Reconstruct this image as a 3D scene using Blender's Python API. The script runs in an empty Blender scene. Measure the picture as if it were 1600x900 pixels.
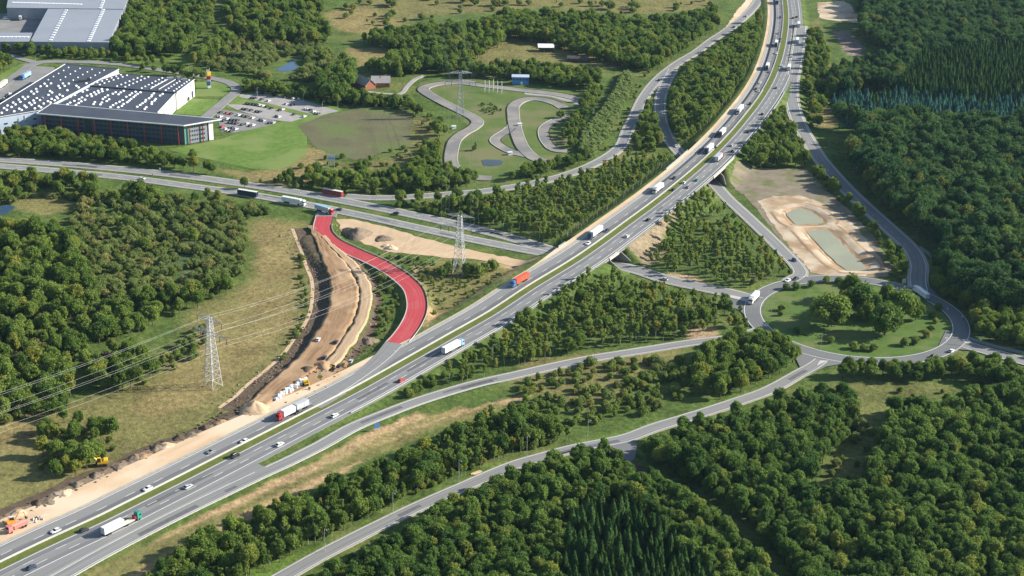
import bpy, bmesh, math, random
import numpy as np
from mathutils import Vector, Matrix
from mathutils.geometry import delaunay_2d_cdt

# ------------------------------------------------------------------ camera
FPX, TH, HC, RO = 2500.0, math.radians(22.7), 340.0, 0.02
scene = bpy.context.scene
C = scene.collection
_w = np.array([0, math.cos(TH), -math.sin(TH)]); _u0 = np.array([0, math.sin(TH), math.cos(TH)]); _r0 = np.array([1., 0, 0])
_r = math.cos(RO)*_r0 + math.sin(RO)*_u0; _u = math.cos(RO)*_u0 - math.sin(RO)*_r0
cam = bpy.data.cameras.new('camera'); cam.sensor_width = 36; cam.lens = FPX*36/1600; cam.clip_start = 1; cam.clip_end = 20000
camo = bpy.data.objects.new('camera', cam); C.objects.link(camo)
camo.matrix_world = Matrix(((_r[0], _u[0], -_w[0], 0), (_r[1], _u[1], -_w[1], 0), (_r[2], _u[2], -_w[2], HC), (0, 0, 0, 1)))
scene.camera = camo

# ------------------------------------------------------------------ light
SUN_EL, SUN_AZ = math.radians(27), math.radians(9)          # azimuth measured from +x towards +y
to_sun = Vector((math.cos(SUN_EL)*math.cos(SUN_AZ), math.cos(SUN_EL)*math.sin(SUN_AZ), math.sin(SUN_EL)))
world = bpy.data.worlds.new('World'); scene.world = world; world.use_nodes = True
wn = world.node_tree.nodes; bg = wn['Background']
sky = wn.new('ShaderNodeTexSky'); sky.sky_type = 'NISHITA'; sky.sun_disc = False
sky.sun_elevation = SUN_EL; sky.sun_rotation = math.pi/2 - SUN_AZ; sky.air_density = 1.0; sky.dust_density = 0.6
world.node_tree.links.new(sky.outputs[0], bg.inputs[0]); bg.inputs[1].default_value = 0.088
sun = bpy.data.lights.new('sun', 'SUN'); sun.energy = 5.0; sun.angle = math.radians(0.5); sun.color = (1.0, 0.94, 0.84)
suno = bpy.data.objects.new('sun', sun); C.objects.link(suno); suno.location = (300, 800, 600)
suno.rotation_euler = to_sun.to_track_quat('Z', 'Y').to_euler()
scene.view_settings.view_transform = 'Standard'; scene.view_settings.look = 'None'
scene.view_settings.exposure = 0.85; scene.view_settings.gamma = 1.0
scene.render.engine = 'CYCLES'
rng = np.random.default_rng(7); random.seed(7)

def P(a, b, z=0.0):
    """pixel of the photograph -> point on the horizontal plane at height z"""
    d = (a-800)/FPX*_r - (b-450)/FPX*_u + _w
    t = (z-HC)/d[2]
    return np.array([0, 0, HC]) + d*t
def proj(p):
    d = np.asarray(p, float) - np.array([0, 0, HC]); zc = d@_w
    return 800+FPX*(d@_r)/zc, 450-FPX*(d@_u)/zc, zc

# ------------------------------------------------------------------ helpers
def tag(o, label=None, cat=None, group=None, kind=None):
    if label: o['label'] = label
    if cat: o['category'] = cat
    if group: o['group'] = group
    if kind: o['kind'] = kind
    return o
def link(name, data, parent=None, loc=None, rotz=None):
    o = bpy.data.objects.new(name, data); C.objects.link(o)
    if parent is not None: o.parent = parent
    if loc is not None: o.location = loc
    if rotz is not None: o.rotation_euler = (0, 0, rotz)
    return o
def empty(name, loc, rotz=0, label=None, cat=None, group=None):
    o = link(name, None, None, loc, rotz); o.empty_display_size = 0.5
    return tag(o, label, cat, group)

class MB:
    def __init__(s): s.v = []; s.f = []; s.m = []; s.uv = {}
    def add(s, vs, fs, m=0):
        b = len(s.v); s.v += [tuple(map(float, q)) for q in vs]
        for f in fs: s.f.append(tuple(b+i for i in f)); s.m.append(m)
        return b
    def box(s, c, d, rz=0, m=0, taper=1.0, tapery=None):
        x, y, z = d[0]/2, d[1]/2, d[2]/2; cs, sn = math.cos(rz), math.sin(rz); tb = taper if tapery is None else tapery
        vs = []
        for kz, tx, ty in ((-z, 1, 1), (z, taper, tb)):
            for px, py in ((-x, -y), (x, -y), (x, y), (-x, y)):
                px *= tx; py *= ty
                vs.append((c[0]+px*cs-py*sn, c[1]+px*sn+py*cs, c[2]+kz))
        s.add(vs, [(3, 2, 1, 0), (4, 5, 6, 7), (0, 1, 5, 4), (1, 2, 6, 5), (2, 3, 7, 6), (3, 0, 4, 7)], m)
    def prism(s, poly, z0, z1, m=0, mtop=None):
        n = len(poly); a = sum(poly[i][0]*poly[(i+1) % n][1]-poly[(i+1) % n][0]*poly[i][1] for i in range(n))
        if a < 0: poly = poly[::-1]
        b = s.add([(p[0], p[1], z0) for p in poly]+[(p[0], p[1], z1) for p in poly], [(i, (i+1) % n, n+(i+1) % n, n+i) for i in range(n)], m)
        s.f.append(tuple(b+n+i for i in range(n))); s.m.append(m if mtop is None else mtop)
        s.f.append(tuple(b+n-1-i for i in range(n))); s.m.append(m)
    def bar(s, a, b, r, n=4, m=0, r2=None):
        a = Vector(a); b = Vector(b); d = (b-a); L = d.length
        if L < 1e-6: return
        q = d.to_track_quat('Z', 'Y'); r2 = r if r2 is None else r2
        vs = [a+q@Vector((r*math.cos(2*math.pi*i/n), r*math.sin(2*math.pi*i/n), 0)) for i in range(n)]
        vs += [b+q@Vector((r2*math.cos(2*math.pi*i/n), r2*math.sin(2*math.pi*i/n), 0)) for i in range(n)]
        s.add(vs, [(i, (i+1) % n, n+(i+1) % n, n+i) for i in range(n)]+[tuple(range(n))[::-1], tuple(range(n, 2*n))], m)
    def tube(s, pts, r, n=4, m=0):
        for a, b in zip(pts[:-1], pts[1:]): s.bar(a, b, r, n, m)
    def mesh(s, name, mats, smooth=False):
        me = bpy.data.meshes.new(name); me.from_pydata(s.v, [], s.f)
        for mt in (mats if isinstance(mats, (list, tuple)) else [mats]): me.materials.append(mt)
        me.polygons.foreach_set('material_index', s.m)
        if smooth: me.polygons.foreach_set('use_smooth', [True]*len(s.f))
        me.update(); return me
    def build(s, name, mats, parent=None, loc=None, rotz=None, smooth=False):
        return link(name, s.mesh(name, mats, smooth), parent, loc, rotz)
def np_mesh(name, v, f, mats, midx=None, smooth=False):
    """v (n,3), f (m,3 or 4) arrays"""
    me = bpy.data.meshes.new(name); v = np.asarray(v, np.float32); f = np.asarray(f, np.int32); k = f.shape[1]
    me.vertices.add(len(v)); me.vertices.foreach_set('co', v.ravel())
    me.loops.add(f.size); me.loops.foreach_set('vertex_index', f.ravel())
    me.polygons.add(len(f)); me.polygons.foreach_set('loop_start', np.arange(0, f.size, k, dtype=np.int32))
    for mt in mats: me.materials.append(mt)
    if midx is not None: me.polygons.foreach_set('material_index', np.asarray(midx, np.int32))
    me.polygons.foreach_set('use_smooth', np.full(len(f), smooth, bool))
    me.update(calc_edges=True); return me

# ------------------------------------------------------------------ materials
def mat(name, c1, c2=None, scale=0.3, rough=0.8, spec=0.3, bump=0.0, bscale=None, metal=0.0, detail=4, uvstretch=None, c3=None, scale3=0.03):
    m = bpy.data.materials.new(name); m.use_nodes = True; nt = m.node_tree; N = nt.nodes; L = nt.links; b = N['Principled BSDF']
    b.inputs['Roughness'].default_value = rough; b.inputs['Specular IOR Level'].default_value = spec; b.inputs['Metallic'].default_value = metal
    b.inputs['Base Color'].default_value = (*c1, 1)
    if c2 is not None:
        tc = N.new('ShaderNodeTexCoord'); nz = N.new('ShaderNodeTexNoise'); nz.inputs['Scale'].default_value = scale; nz.inputs['Detail'].default_value = detail
        nz.inputs['Roughness'].default_value = 0.65
        if uvstretch:
            mp = N.new('ShaderNodeMapping'); mp.inputs['Scale'].default_value = uvstretch; L.new(tc.outputs['UV'], mp.inputs[0]); L.new(mp.outputs[0], nz.inputs[0])
        else: L.new(tc.outputs['Object'], nz.inputs[0])
        rp = N.new('ShaderNodeMapRange'); rp.inputs[1].default_value = 0.32; rp.inputs[2].default_value = 0.68; L.new(nz.outputs[0], rp.inputs[0])
        mx = N.new('ShaderNodeMix'); mx.data_type = 'RGBA'; mx.inputs[6].default_value = (*c1, 1); mx.inputs[7].default_value = (*c2, 1)
        L.new(rp.outputs[0], mx.inputs[0]); out = mx.outputs[2]
        if c3 is not None:
            n3 = N.new('ShaderNodeTexNoise'); n3.inputs['Scale'].default_value = scale3; n3.inputs['Detail'].default_value = 5; L.new(tc.outputs['Object'], n3.inputs[0])
            r3 = N.new('ShaderNodeMapRange'); r3.inputs[1].default_value = 0.48; r3.inputs[2].default_value = 0.62; L.new(n3.outputs[0], r3.inputs[0])
            m3 = N.new('ShaderNodeMix'); m3.data_type = 'RGBA'; m3.inputs[7].default_value = (*c3, 1); L.new(r3.outputs[0], m3.inputs[0]); L.new(out, m3.inputs[6]); out = m3.outputs[2]
        L.new(out, b.inputs['Base Color'])
        if bump:
            bp = N.new('ShaderNodeBump'); bp.inputs['Strength'].default_value = 1.0; bp.inputs['Distance'].default_value = bump
            nb = N.new('ShaderNodeTexNoise'); nb.inputs['Scale'].default_value = bscale or scale; nb.inputs['Detail'].default_value = 5; L.new(tc.outputs['Object'], nb.inputs[0])
            L.new(nb.outputs[0], bp.inputs['Height']); L.new(bp.outputs[0], b.inputs['Normal'])
    return m
def leaf_mat(name, dark, light, alt=None, altp=0.12, scale=0.35):
    up = lambda q: (q[0]*1.34, q[1]*1.26, q[2]*1.26)
    dark, light, alt = up(dark), up(light), (up(alt) if alt else None)
    m = bpy.data.materials.new(name); m.use_nodes = True; nt = m.node_tree; N = nt.nodes; L = nt.links; b = N['Principled BSDF']
    b.inputs['Roughness'].default_value = 0.75; b.inputs['Specular IOR Level'].default_value = 0.12
    oi = N.new('ShaderNodeObjectInfo'); ge = N.new('ShaderNodeNewGeometry')
    nz = N.new('ShaderNodeTexNoise'); nz.inputs['Scale'].default_value = scale; nz.inputs['Detail'].default_value = 3; L.new(ge.outputs['Position'], nz.inputs[0])
    mr = N.new('ShaderNodeMapRange'); mr.inputs[1].default_value = 0.3; mr.inputs[2].default_value = 0.7; L.new(nz.outputs[0], mr.inputs[0])
    av = N.new('ShaderNodeMath'); av.operation = 'MULTIPLY_ADD'; av.inputs[1].default_value = 0.6; L.new(oi.outputs['Random'], av.inputs[0])
    n2 = N.new('ShaderNodeTexNoise'); n2.inputs['Scale'].default_value = .028; n2.inputs['Detail'].default_value = 2; L.new(ge.outputs['Position'], n2.inputs[0])
    r2 = N.new('ShaderNodeMapRange'); r2.inputs[1].default_value = .35; r2.inputs[2].default_value = .65; r2.inputs[3].default_value = -.12; r2.inputs[4].default_value = .22; L.new(n2.outputs[0], r2.inputs[0])
    hv = N.new('ShaderNodeMath'); hv.operation = 'MULTIPLY_ADD'; hv.inputs[1].default_value = 0.35; L.new(mr.outputs[0], hv.inputs[0]); L.new(r2.outputs[0], hv.inputs[2]); L.new(hv.outputs[0], av.inputs[2])
    mx = N.new('ShaderNodeMix'); mx.data_type = 'RGBA'; mx.inputs[6].default_value = (*dark, 1); mx.inputs[7].default_value = (*light, 1); L.new(av.outputs[0], mx.inputs[0]); out = mx.outputs[2]
    if alt:
        # a few crowns have turned: pick them from a decorrelated hash of the random value
        ml = N.new('ShaderNodeMath'); ml.operation = 'MULTIPLY'; ml.inputs[1].default_value = 37.31; L.new(oi.outputs['Random'], ml.inputs[0])
        fr = N.new('ShaderNodeMath'); fr.operation = 'FRACT'; L.new(ml.outputs[0], fr.inputs[0])
        lt = N.new('ShaderNodeMapRange'); lt.inputs[1].default_value = altp; lt.inputs[2].default_value = altp*0.5; lt.inputs[3].default_value = 0; lt.inputs[4].default_value = 0.75; L.new(fr.outputs[0], lt.inputs[0])
        m2 = N.new('ShaderNodeMix'); m2.data_type = 'RGBA'; m2.inputs[7].default_value = (*alt, 1); L.new(lt.outputs[0], m2.inputs[0]); L.new(out, m2.inputs[6]); out = m2.outputs[2]
    L.new(out, b.inputs['Base Color'])
    tr = N.new('ShaderNodeBsdfTranslucent'); L.new(out, tr.inputs[0]); ms = N.new('ShaderNodeMixShader'); ms.inputs[0].default_value = 0.40
    L.new(b.outputs[0], ms.inputs[1]); L.new(tr.outputs[0], ms.inputs[2]); L.new(ms.outputs[0], N['Material Output'].inputs[0])
    return m
M = {}
M['asphalt'] = mat('asphalt', (.175, .176, .174), (.285, .282, .272), 1.0, .85, .3, uvstretch=(0.9, 0.012, 1), c3=(.235, .233, .225), scale3=.02)
M['asphalt_dark'] = mat('asphalt_dark', (.15, .155, .155), (.21, .21, .205), 1.0, .85, .3, uvstretch=(0.9, 0.015, 1), c3=(.14, .145, .15), scale3=.02)
M['track'] = mat('track_asphalt', (.225, .21, .19), (.30, .28, .25), .12, .9, .25, c3=(.19, .185, .18), scale3=.04)
M['gravel_lot'] = mat('gravel_lot', (.30, .285, .27), (.38, .36, .34), .15, .9, .2)
M['yard'] = mat('yard_asphalt', (.20, .20, .195), (.27, .265, .25), .08, .9, .2)
M['red_road'] = mat('red_road', (.42, .052, .060), (.50, .080, .088), 1.0, .85, .2, uvstretch=(.8, .03, 1), c3=(.46, .095, .10), scale3=.08)
M['paint'] = mat('road_paint', (.80, .80, .77), (.66, .66, .63), .6, .7, .3)
M['verge'] = mat('shoulder_gravel', (.36, .33, .27), (.46, .43, .36), .4, .95, .1)
M['sand'] = mat('sand', (.60, .42, .26), (.68, .50, .33), .10, .95, .1, .06, .6, c3=(.72, .58, .42), scale3=.03)
M['sand_r'] = mat('rutted_sand', (.56, .39, .24), (.68, .51, .34), 1.0, .95, .1, .06, .6, uvstretch=(.55, .02, 1), c3=(.70, .56, .40), scale3=.03)
M['earth_r'] = mat('rutted_earth', (.235, .14, .075), (.38, .25, .145), 1.0, .95, .1, .15, .5, uvstretch=(.45, .03, 1), c3=(.42, .28, .165), scale3=.05)
M['earth_pale_r'] = mat('rutted_pale_earth', (.38, .265, .16), (.53, .39, .25), 1.0, .95, .1, .12, .6, uvstretch=(.5, .03, 1))
M['earth'] = mat('brown_earth', (.33, .205, .11), (.43, .28, .165), .09, .95, .1, .15, .5, c3=(.50, .34, .21), scale3=.04)
M['earth_pale'] = mat('pale_earth', (.50, .36, .22), (.58, .43, .28), .12, .95, .1, .12, .6)
M['soil_and_shade'] = mat('dark_soil', (.085, .065, .045), (.15, .11, .075), .2, .95, .1, .25, .5)  # real dark soil, and surfaces with shade put into the colour
M['spoil'] = mat('spoil_soil', (.17, .135, .10), (.27, .21, .15), .25, .95, .1, .25, .6)
M['basin_sand'] = mat('basin_sand', (.46, .36, .24), (.62, .53, .40), .06, .95, .1, .15, .3, c3=(.36, .25, .15), scale3=.05)
M['bare'] = mat('bare_ground', (.20, .165, .12), (.28, .24, .17), .12, .95, .1, .15, .4, c3=(.14, .16, .06), scale3=.05)
M['lawn'] = mat('lawn_grass', (.090, .165, .028), (.155, .235, .050), .22, .9, .15, .08, 1.2, c3=(.18, .235, .07), scale3=.035)
M['lawn_shade_tone'] = mat('shade_toned_grass', (.070, .128, .026), (.115, .175, .040), .12, .9, .15, .08, 1.0, c3=(.14, .175, .055), scale3=.06)  # lawn grass with the shade of the island put into its colour
M['red_worn'] = mat('red_tyre_track', (.36, .048, .055), (.46, .075, .082), 1.0, .85, .2, uvstretch=(1, .04, 1))
M['kart_grass'] = mat('kart_grass', (.085, .135, .03), (.13, .17, .048), .08, .9, .15, .05, 1.0, c3=(.17, .17, .075), scale3=.03)
M['brown_field'] = mat('fallow_field', (.115, .115, .06), (.16, .15, .085), .05, .95, .1, .2, .4, c3=(.13, .16, .06), scale3=.025)
M['grass_strip'] = mat('median_grass', (.095, .13, .028), (.15, .165, .045), .25, .95, .1, .1, 1.0)
M['concrete'] = mat('concrete', (.45, .43, .39), (.54, .52, .47), .5, .85, .2)
M['concrete_dark'] = mat('abutment_concrete', (.22, .215, .20), (.29, .28, .26), .4, .9, .2)
M['steel'] = mat('galvanised_steel', (.46, .47, .48), (.55, .55, .55), .4, .5, .5)
M['rail'] = mat('guard_rail_steel', (.50, .49, .45), (.60, .59, .54), .3, .55, .4)
M['wire'] = mat('conductor_aluminium', (.55, .55, .53), None, rough=.5, spec=.5)
M['bark'] = mat('bark', (.09, .075, .055), (.15, .125, .095), 2.0, .95, .1)
M['birch_bark'] = mat('birch_bark', (.38, .36, .32), (.5, .48, .43), 2.0, .9, .1)
M['leaf'] = leaf_mat('broad_leaves', (.062, .128, .024), (.195, .270, .052), (.23, .25, .045), .10)
M['leaf_forest'] = leaf_mat('forest_leaves', (.042, .104, .022), (.155, .240, .048), (.22, .26, .05), .10)
M['leaf_deep'] = leaf_mat('beech_leaves', (.024, .074, .024), (.092, .165, .044), (.15, .18, .04), .09)
M['leaf_young'] = leaf_mat('young_tree_leaves', (.105, .175, .036), (.240, .310, .062), (.30, .29, .06), .10)
M['leaf_willow'] = leaf_mat('willow_leaves', (.105, .165, .045), (.225, .275, .080), (.27, .26, .09), .15)
M['leaf_shrub'] = leaf_mat('shrub_leaves', (.092, .160, .036), (.200, .265, .062), (.25, .26, .06), .14)
M['leaf_hedge'] = leaf_mat('thicket_leaves', (.170, .245, .075), (.220, .290, .10))
M['needle'] = leaf_mat('spruce_needles', (.036, .094, .024), (.092, .172, .044))
M['needle_blue'] = leaf_mat('blue_spruce_needles', (.060, .175, .135), (.105, .235, .185))
M['leaf_purple'] = leaf_mat('copper_beech_leaves', (.045, .034, .034), (.075, .055, .054))
M['glass'] = mat('vehicle_glass', (.02, .025, .03), None, rough=.15, spec=.6)
M['rubber'] = mat('tyre_rubber', (.025, .025, .025), None, rough=.8)
M['chassis'] = mat('chassis_black', (.05, .05, .05), (.08, .08, .08), 1.0, .7)
M['lamp_glass'] = mat('headlight_glass', (.75, .75, .72), None, rough=.15, spec=.6)
M['tail_red'] = mat('tail_light_red', (.5, .03, .03), None, rough=.3)
PAINT = {}
for k, c in dict(white=(.80, .80, .79), silver=(.50, .52, .54), grey=(.24, .25, .27), black=(.025, .026, .03), navy=(.03, .05, .11), blue=(.08, .22, .50), lightblue=(.30, .50, .70), red=(.50, .04, .04), green=(.04, .30, .22), orange=(.68, .11, .045), pink=(.60, .22, .20), yellow=(.80, .50, .03), digger=(.80, .33, .03), cream=(.75, .70, .55), darkred=(.34, .03, .035), teal=(.1, .28, .26)).items():
    PAINT[k] = mat('paint_'+k, c, tuple(x*.86 for x in c), .8, .35, .5)
def water_mat(name, c, rough=.12):
    m = mat(name, c, tuple(x*.8 for x in c), .03, rough, .5, .01, 2.0); return m
M['water_green'] = water_mat('silty_water', (.34, .345, .225), .35)
M['water_dark'] = water_mat('dark_pond_water', (.06, .075, .075), .12)
M['water_blue'] = water_mat('pond_water', (.05, .10, .17), .08)

# ------------------------------------------------------------------ lines on the ground
def spline(pts, step=3.0):
    p = np.asarray(pts, float); p = np.vstack([2*p[0]-p[1], p, 2*p[-1]-p[-2]]); out = []
    for i in range(1, len(p)-2):
        n = max(2, int(np.linalg.norm(p[i+1]-p[i])/1.0)); t = np.linspace(0, 1, n, endpoint=False)[:, None]
        # centripetal-like tension by chord-scaled tangents
        d0, d1, d2 = [max(1e-6, np.linalg.norm(p[j+1]-p[j])) for j in (i-1, i, i+1)]
        m1 = (p[i+1]-p[i-1])/(d0+d1)*d1; m2 = (p[i+2]-p[i])/(d1+d2)*d1
        h = 2*t**3-3*t**2+1, t**3-2*t**2+t, -2*t**3+3*t**2, t**3-t**2
        out.append(h[0]*p[i]+h[1]*m1+h[2]*p[i+1]+h[3]*m2)
    out = np.vstack(out+[p[-2:-1]])
    s = np.r_[0, np.cumsum(np.linalg.norm(np.diff(out[:, :2], axis=0), axis=1))]
    q = np.linspace(0, s[-1], max(2, int(s[-1]/step)))
    r = np.stack([np.interp(q, s, out[:, k]) for k in range(3)], 1)
    return r
def line_px(pts, z=0.0, step=3.0):
    return spline([P(p[0], p[1], p[2] if len(p) > 2 else z) for p in pts], step)
def normals(p):
    t = np.gradient(p[:, :2], axis=0); t /= np.linalg.norm(t, axis=1)[:, None]
    return np.stack([t[:, 1], -t[:, 0]], 1)                    # to the right of travel
def offset(p, o, dz=0.0):
    o = np.broadcast_to(np.asarray(o, float), (len(p),))
    q = p.copy(); q[:, :2] += normals(p)*o[:, None]; q[:, 2] += dz; return q
def nearest(X, Y, pl):
    """distance to a dense polyline and its height there"""
    D = np.full(X.shape, 1e9); Z = np.zeros(X.shape)
    m = 80; lo = pl.min(0)-m; hi = pl.max(0)+m
    k = np.flatnonzero((X > lo[0]) & (X < hi[0]) & (Y > lo[1]) & (Y < hi[1]))
    for c in range(0, len(k), 20000):
        kk = k[c:c+20000]
        d2 = (X[kk][:, None]-pl[None, :, 0])**2+(Y[kk][:, None]-pl[None, :, 1])**2
        j = d2.argmin(1); D[kk] = np.sqrt(d2[np.arange(len(kk)), j]); Z[kk] = pl[j, 2]
    return D, Z
def inside(X, Y, poly):
    poly = np.asarray(poly)[:, :2]; r = np.zeros(X.shape, bool); n = len(poly)
    for i in range(n):
        (x1, y1), (x2, y2) = poly[i], poly[(i+1) % n]
        if y1 == y2: continue
        c = ((y1 > Y) != (y2 > Y)) & (X < (x2-x1)*(Y-y1)/(y2-y1)+x1); r ^= c
    return r
def poly_px(pts, z=0.0): return np.array([P(p[0], p[1], z) for p in pts])

MW = line_px([(-150, 955, 0), (-60, 915, 0), (0, 885, 0), (75, 849, 0), (160, 810, 0), (200, 790, 0), (280, 750, 0), (400, 689, .3), (480, 648, .5), (560, 607, 1.2), (640, 562, 2), (700, 528, 3),
   (767, 490, 4), (828, 450, 5.5), (897, 408, 6.5), (935, 382, 6.5), (980, 349, 6.5), (1018, 321, 6.5), (1045, 300, 6.5), (1095, 258, 6.5), (1135, 219, 6.5), (1166, 183, 6), (1192, 148, 5), (1210, 114, 4), (1222, 75, 3.2), (1228, 34, 2.5), (1226, 0, 2), (1216, -50, 2), (1196, -110, 1)])
LU = line_px([(-80, 243), (0, 249), (100, 256), (200, 265), (300, 276), (400, 290), (487, 304), (550, 316), (625, 331), (700, 347), (760, 361), (805, 373), (855, 388), (910, 402), (960, 413), (1000, 422)])
LL = line_px([(-80, 253), (0, 259), (125, 270), (212, 279), (300, 291), (362, 299), (400, 305), (462, 316), (520, 327), (587, 341), (650, 355), (725, 371), (800, 386), (860, 397), (920, 407), (975, 417)])
LE = line_px([(930, 409), (965, 415), (1000, 423), (1040, 436), (1100, 449), (1150, 460), (1186, 470)])
NW = line_px([(540, 306), (587, 309), (650, 307), (700, 303), (750, 299), (800, 292), (860, 280), (905, 266), (945, 247), (970, 228), (980, 205), (990, 185), (1007, 150), (1032, 120), (1060, 98), (1090, 80), (1112, 63), (1132, 50), (1162, 27), (1182, 5), (1200, -30), (1212, -80)])
NB = line_px([(1052, 108), (1040, 130), (1032, 155), (1033, 187), (1044, 215), (1058, 234), (1075, 251), (1095, 268), (1115, 286), (1137, 310), (1160, 331), (1200, 369), (1225, 394), (1245, 415), (1250, 428), (1232, 440)])
NE = line_px([(1252, 40, 3.0), (1248, 70, 3.6), (1243, 100, 4), (1238, 125, 3.9), (1237, 150, 3), (1242, 175, 2), (1252, 200, 1), (1266, 224, .3), (1280, 246, 0), (1300, 270, 0), (1325, 297, 0), (1360, 330, 0), (1400, 366, 0), (1424, 390, 0), (1435, 414, 0), (1434, 437, 0), (1437, 455, 0)])
RA = line_px([(1190, 515), (1170, 521), (1147, 527), (1075, 536), (1025, 544), (975, 552), (925, 560), (875, 570), (800, 587), (750, 598), (700, 612), (650, 628), (600, 647), (550, 668), (500, 696), (450, 721), (400, 744), (350, 768), (300, 792), (240, 822), (160, 864), (70, 914), (-40, 968)], .25)
RS = line_px([(1283, 563), (1272, 571), (1250, 583), (1200, 610), (1150, 628), (1075, 652), (1025, 667), (975, 685), (900, 700), (850, 713), (800, 728), (725, 760), (650, 793), (600, 817), (550, 842), (500, 868), (452, 895), (400, 925), (300, 990)])
RF = line_px([(960, 697), (968, 708), (985, 722), (1025, 750), (1100, 792), (1162, 845), (1200, 887), (1240, 940)])
RE = line_px([(1478, 533), (1500, 535), (1525, 543), (1560, 553), (1600, 564), (1660, 582)])
RP = line_px([(1500, 524), (1530, 533), (1560, 542), (1600, 551), (1650, 565)])
RED = line_px([(507, 338, .3), (504, 360, 1.0), (519, 377, 1.6), (551, 393, 2.0), (589, 410, 2.3), (622, 430, 2.5), (644, 450, 2.5), (651, 470, 2.5), (650, 488, 2.4), (641, 508, 2.3), (629, 525, 2.2), (617, 538, 2.1)], step=2)
BED = line_px([(487, 352, 0.80), (503, 375, 1.76), (522, 400, 2.40), (540, 425, 2.64), (548, 450, 2.72), (547, 475, 2.72), (539, 500, 2.56), (522, 527, 2.24), (502, 555, 1.76), (472, 583, 1.20), (440, 607, 0.72), (415, 628, 0.40), (385, 648, 0.24)], step=2)
PATH = line_px([(1436, 385), (1450, 395), (1492, 425), (1540, 450)])
c_rb = P(1337, 496); R_ISL = 50.0
ang = np.linspace(0, 2*np.pi, 121)
RB = np.stack([c_rb[0]+(R_ISL+4.6)*np.cos(ang), c_rb[1]+(R_ISL+4.6)*np.sin(ang), 0*ang], 1)
FR = line_px([(-30, 150), (0, 135), (30, 114), (57, 98), (100, 96), (175, 99), (250, 109), (325, 121), (358, 129), (370, 140), (357, 153), (337, 170), (318, 186)])
FR2 = line_px([(57, 98), (35, 92), (15, 86), (-20, 84)])
HD = line_px([(575, 143), (600, 146), (625, 146), (637, 134), (648, 124), (662, 118)])
def kz(z): return [(640+a/5, 100+b/5) for a, b in z]
K1 = line_px(kz([(1390, 390), (1400, 330), (1340, 280), (1150, 235), (900, 205), (600, 170), (400, 145), (250, 150), (140, 172), (105, 200), (170, 250), (280, 310), (400, 370), (490, 415), (530, 455), (490, 500), (410, 545), (355, 595), (332, 660), (322, 740), (338, 800), (410, 855), (520, 885), (640, 892)]))
K2 = line_px(kz([(1210, 345), (1130, 300), (1000, 270), (890, 278), (815, 325), (810, 400), (820, 480), (850, 580), (890, 660), (960, 725), (1040, 760)]))
K3 = line_px(kz([(818, 460), (770, 515), (680, 575), (672, 605), (730, 650), (830, 695), (920, 715)]))
K4 = line_px(kz([(1240, 400), (1120, 450), (1055, 500), (1050, 560), (1080, 620), (1140, 670), (1230, 680)]))

# ------------------------------------------------------------------ terrain
def smooth_noise(X, Y, wl, seed):
    r = np.random.default_rng(seed); n = np.zeros(X.shape)
    for k in range(6):
        a = r.uniform(0, 2*np.pi); w = 2*np.pi/(wl*r.uniform(.7, 1.6)); n += np.sin((X*np.cos(a)+Y*np.sin(a))*w+r.uniform(0, 6.28)+1.3*np.sin((X*np.sin(a)-Y*np.cos(a))*w*.6+k))
    return n/6
MWC = offset(MW, -2.0)
RAISE = [(MWC, 17.5, .55), (NE, 6.0, .5), (RA, 5.0, .5), (RED, 5.2, .6), (BED[12:]-np.array([0, 0, .45]), 10.5, .8)]
LOW = [(LU, 7.2), (LL, 6.8), (LE, 7.0), (NB, 6.3), (RED, 6.0)]
HEAPS = [(P(559, 366), 9.0, 4.6, 'dark'), (P(548, 360), 6.0, 2.2, 'dark'), (P(600, 372), 6, 1.6, 'dark'), (P(611, 387), 4.2, 2.0, 'pale'), (P(603, 384), 3, 1.3, 'pale')]
PONDS = [[(1229, 333), (1240, 328), (1252, 326), (1267, 331), (1278, 339), (1285, 346), (1280, 350), (1262, 351), (1244, 351), (1235, 342)],
  [(1260, 360), (1280, 358), (1293, 360), (1307, 372), (1320, 387), (1337, 403), (1351, 416), (1348, 420), (1322, 420), (1308, 410), (1295, 398), (1274, 376)]]
DIG = [poly_px(p, -.9) for p in PONDS]
def closed(p, st=1.5): return np.vstack([np.linspace(a_, b_, max(2, int(np.linalg.norm(b_-a_)/st)), endpoint=False) for a_, b_ in zip(p, np.roll(p, -1, 0))])
def height(X, Y):
    X = np.asarray(X, float); Y = np.asarray(Y, float)
    z = -0.18-0.45*(0.5+0.5*smooth_noise(X, Y, 38, 3))
    for pg in DIG:
        dd, _ = nearest(X, Y, closed(pg)); w = np.where(inside(X, Y, pg), 1, np.clip(1-dd/6.5, 0, 1)); z = z-1.2*w*w*(3-2*w)+.35*np.exp(-((dd-8.5)/2.2)**2)*(~inside(X, Y, pg))
    for pl, hw, sl in RAISE:
        d, zc = nearest(X, Y, pl); z = np.maximum(z, np.where(d < 1e8, zc-0.22-np.maximum(0, d-hw)*sl, -9))
    for pl, hw in LOW:
        d, zc = nearest(X, Y, pl); z = np.minimum(z, np.where(d < 1e8, zc-0.18+np.maximum(0, d-hw)*1.1, 99))
    return z

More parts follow.
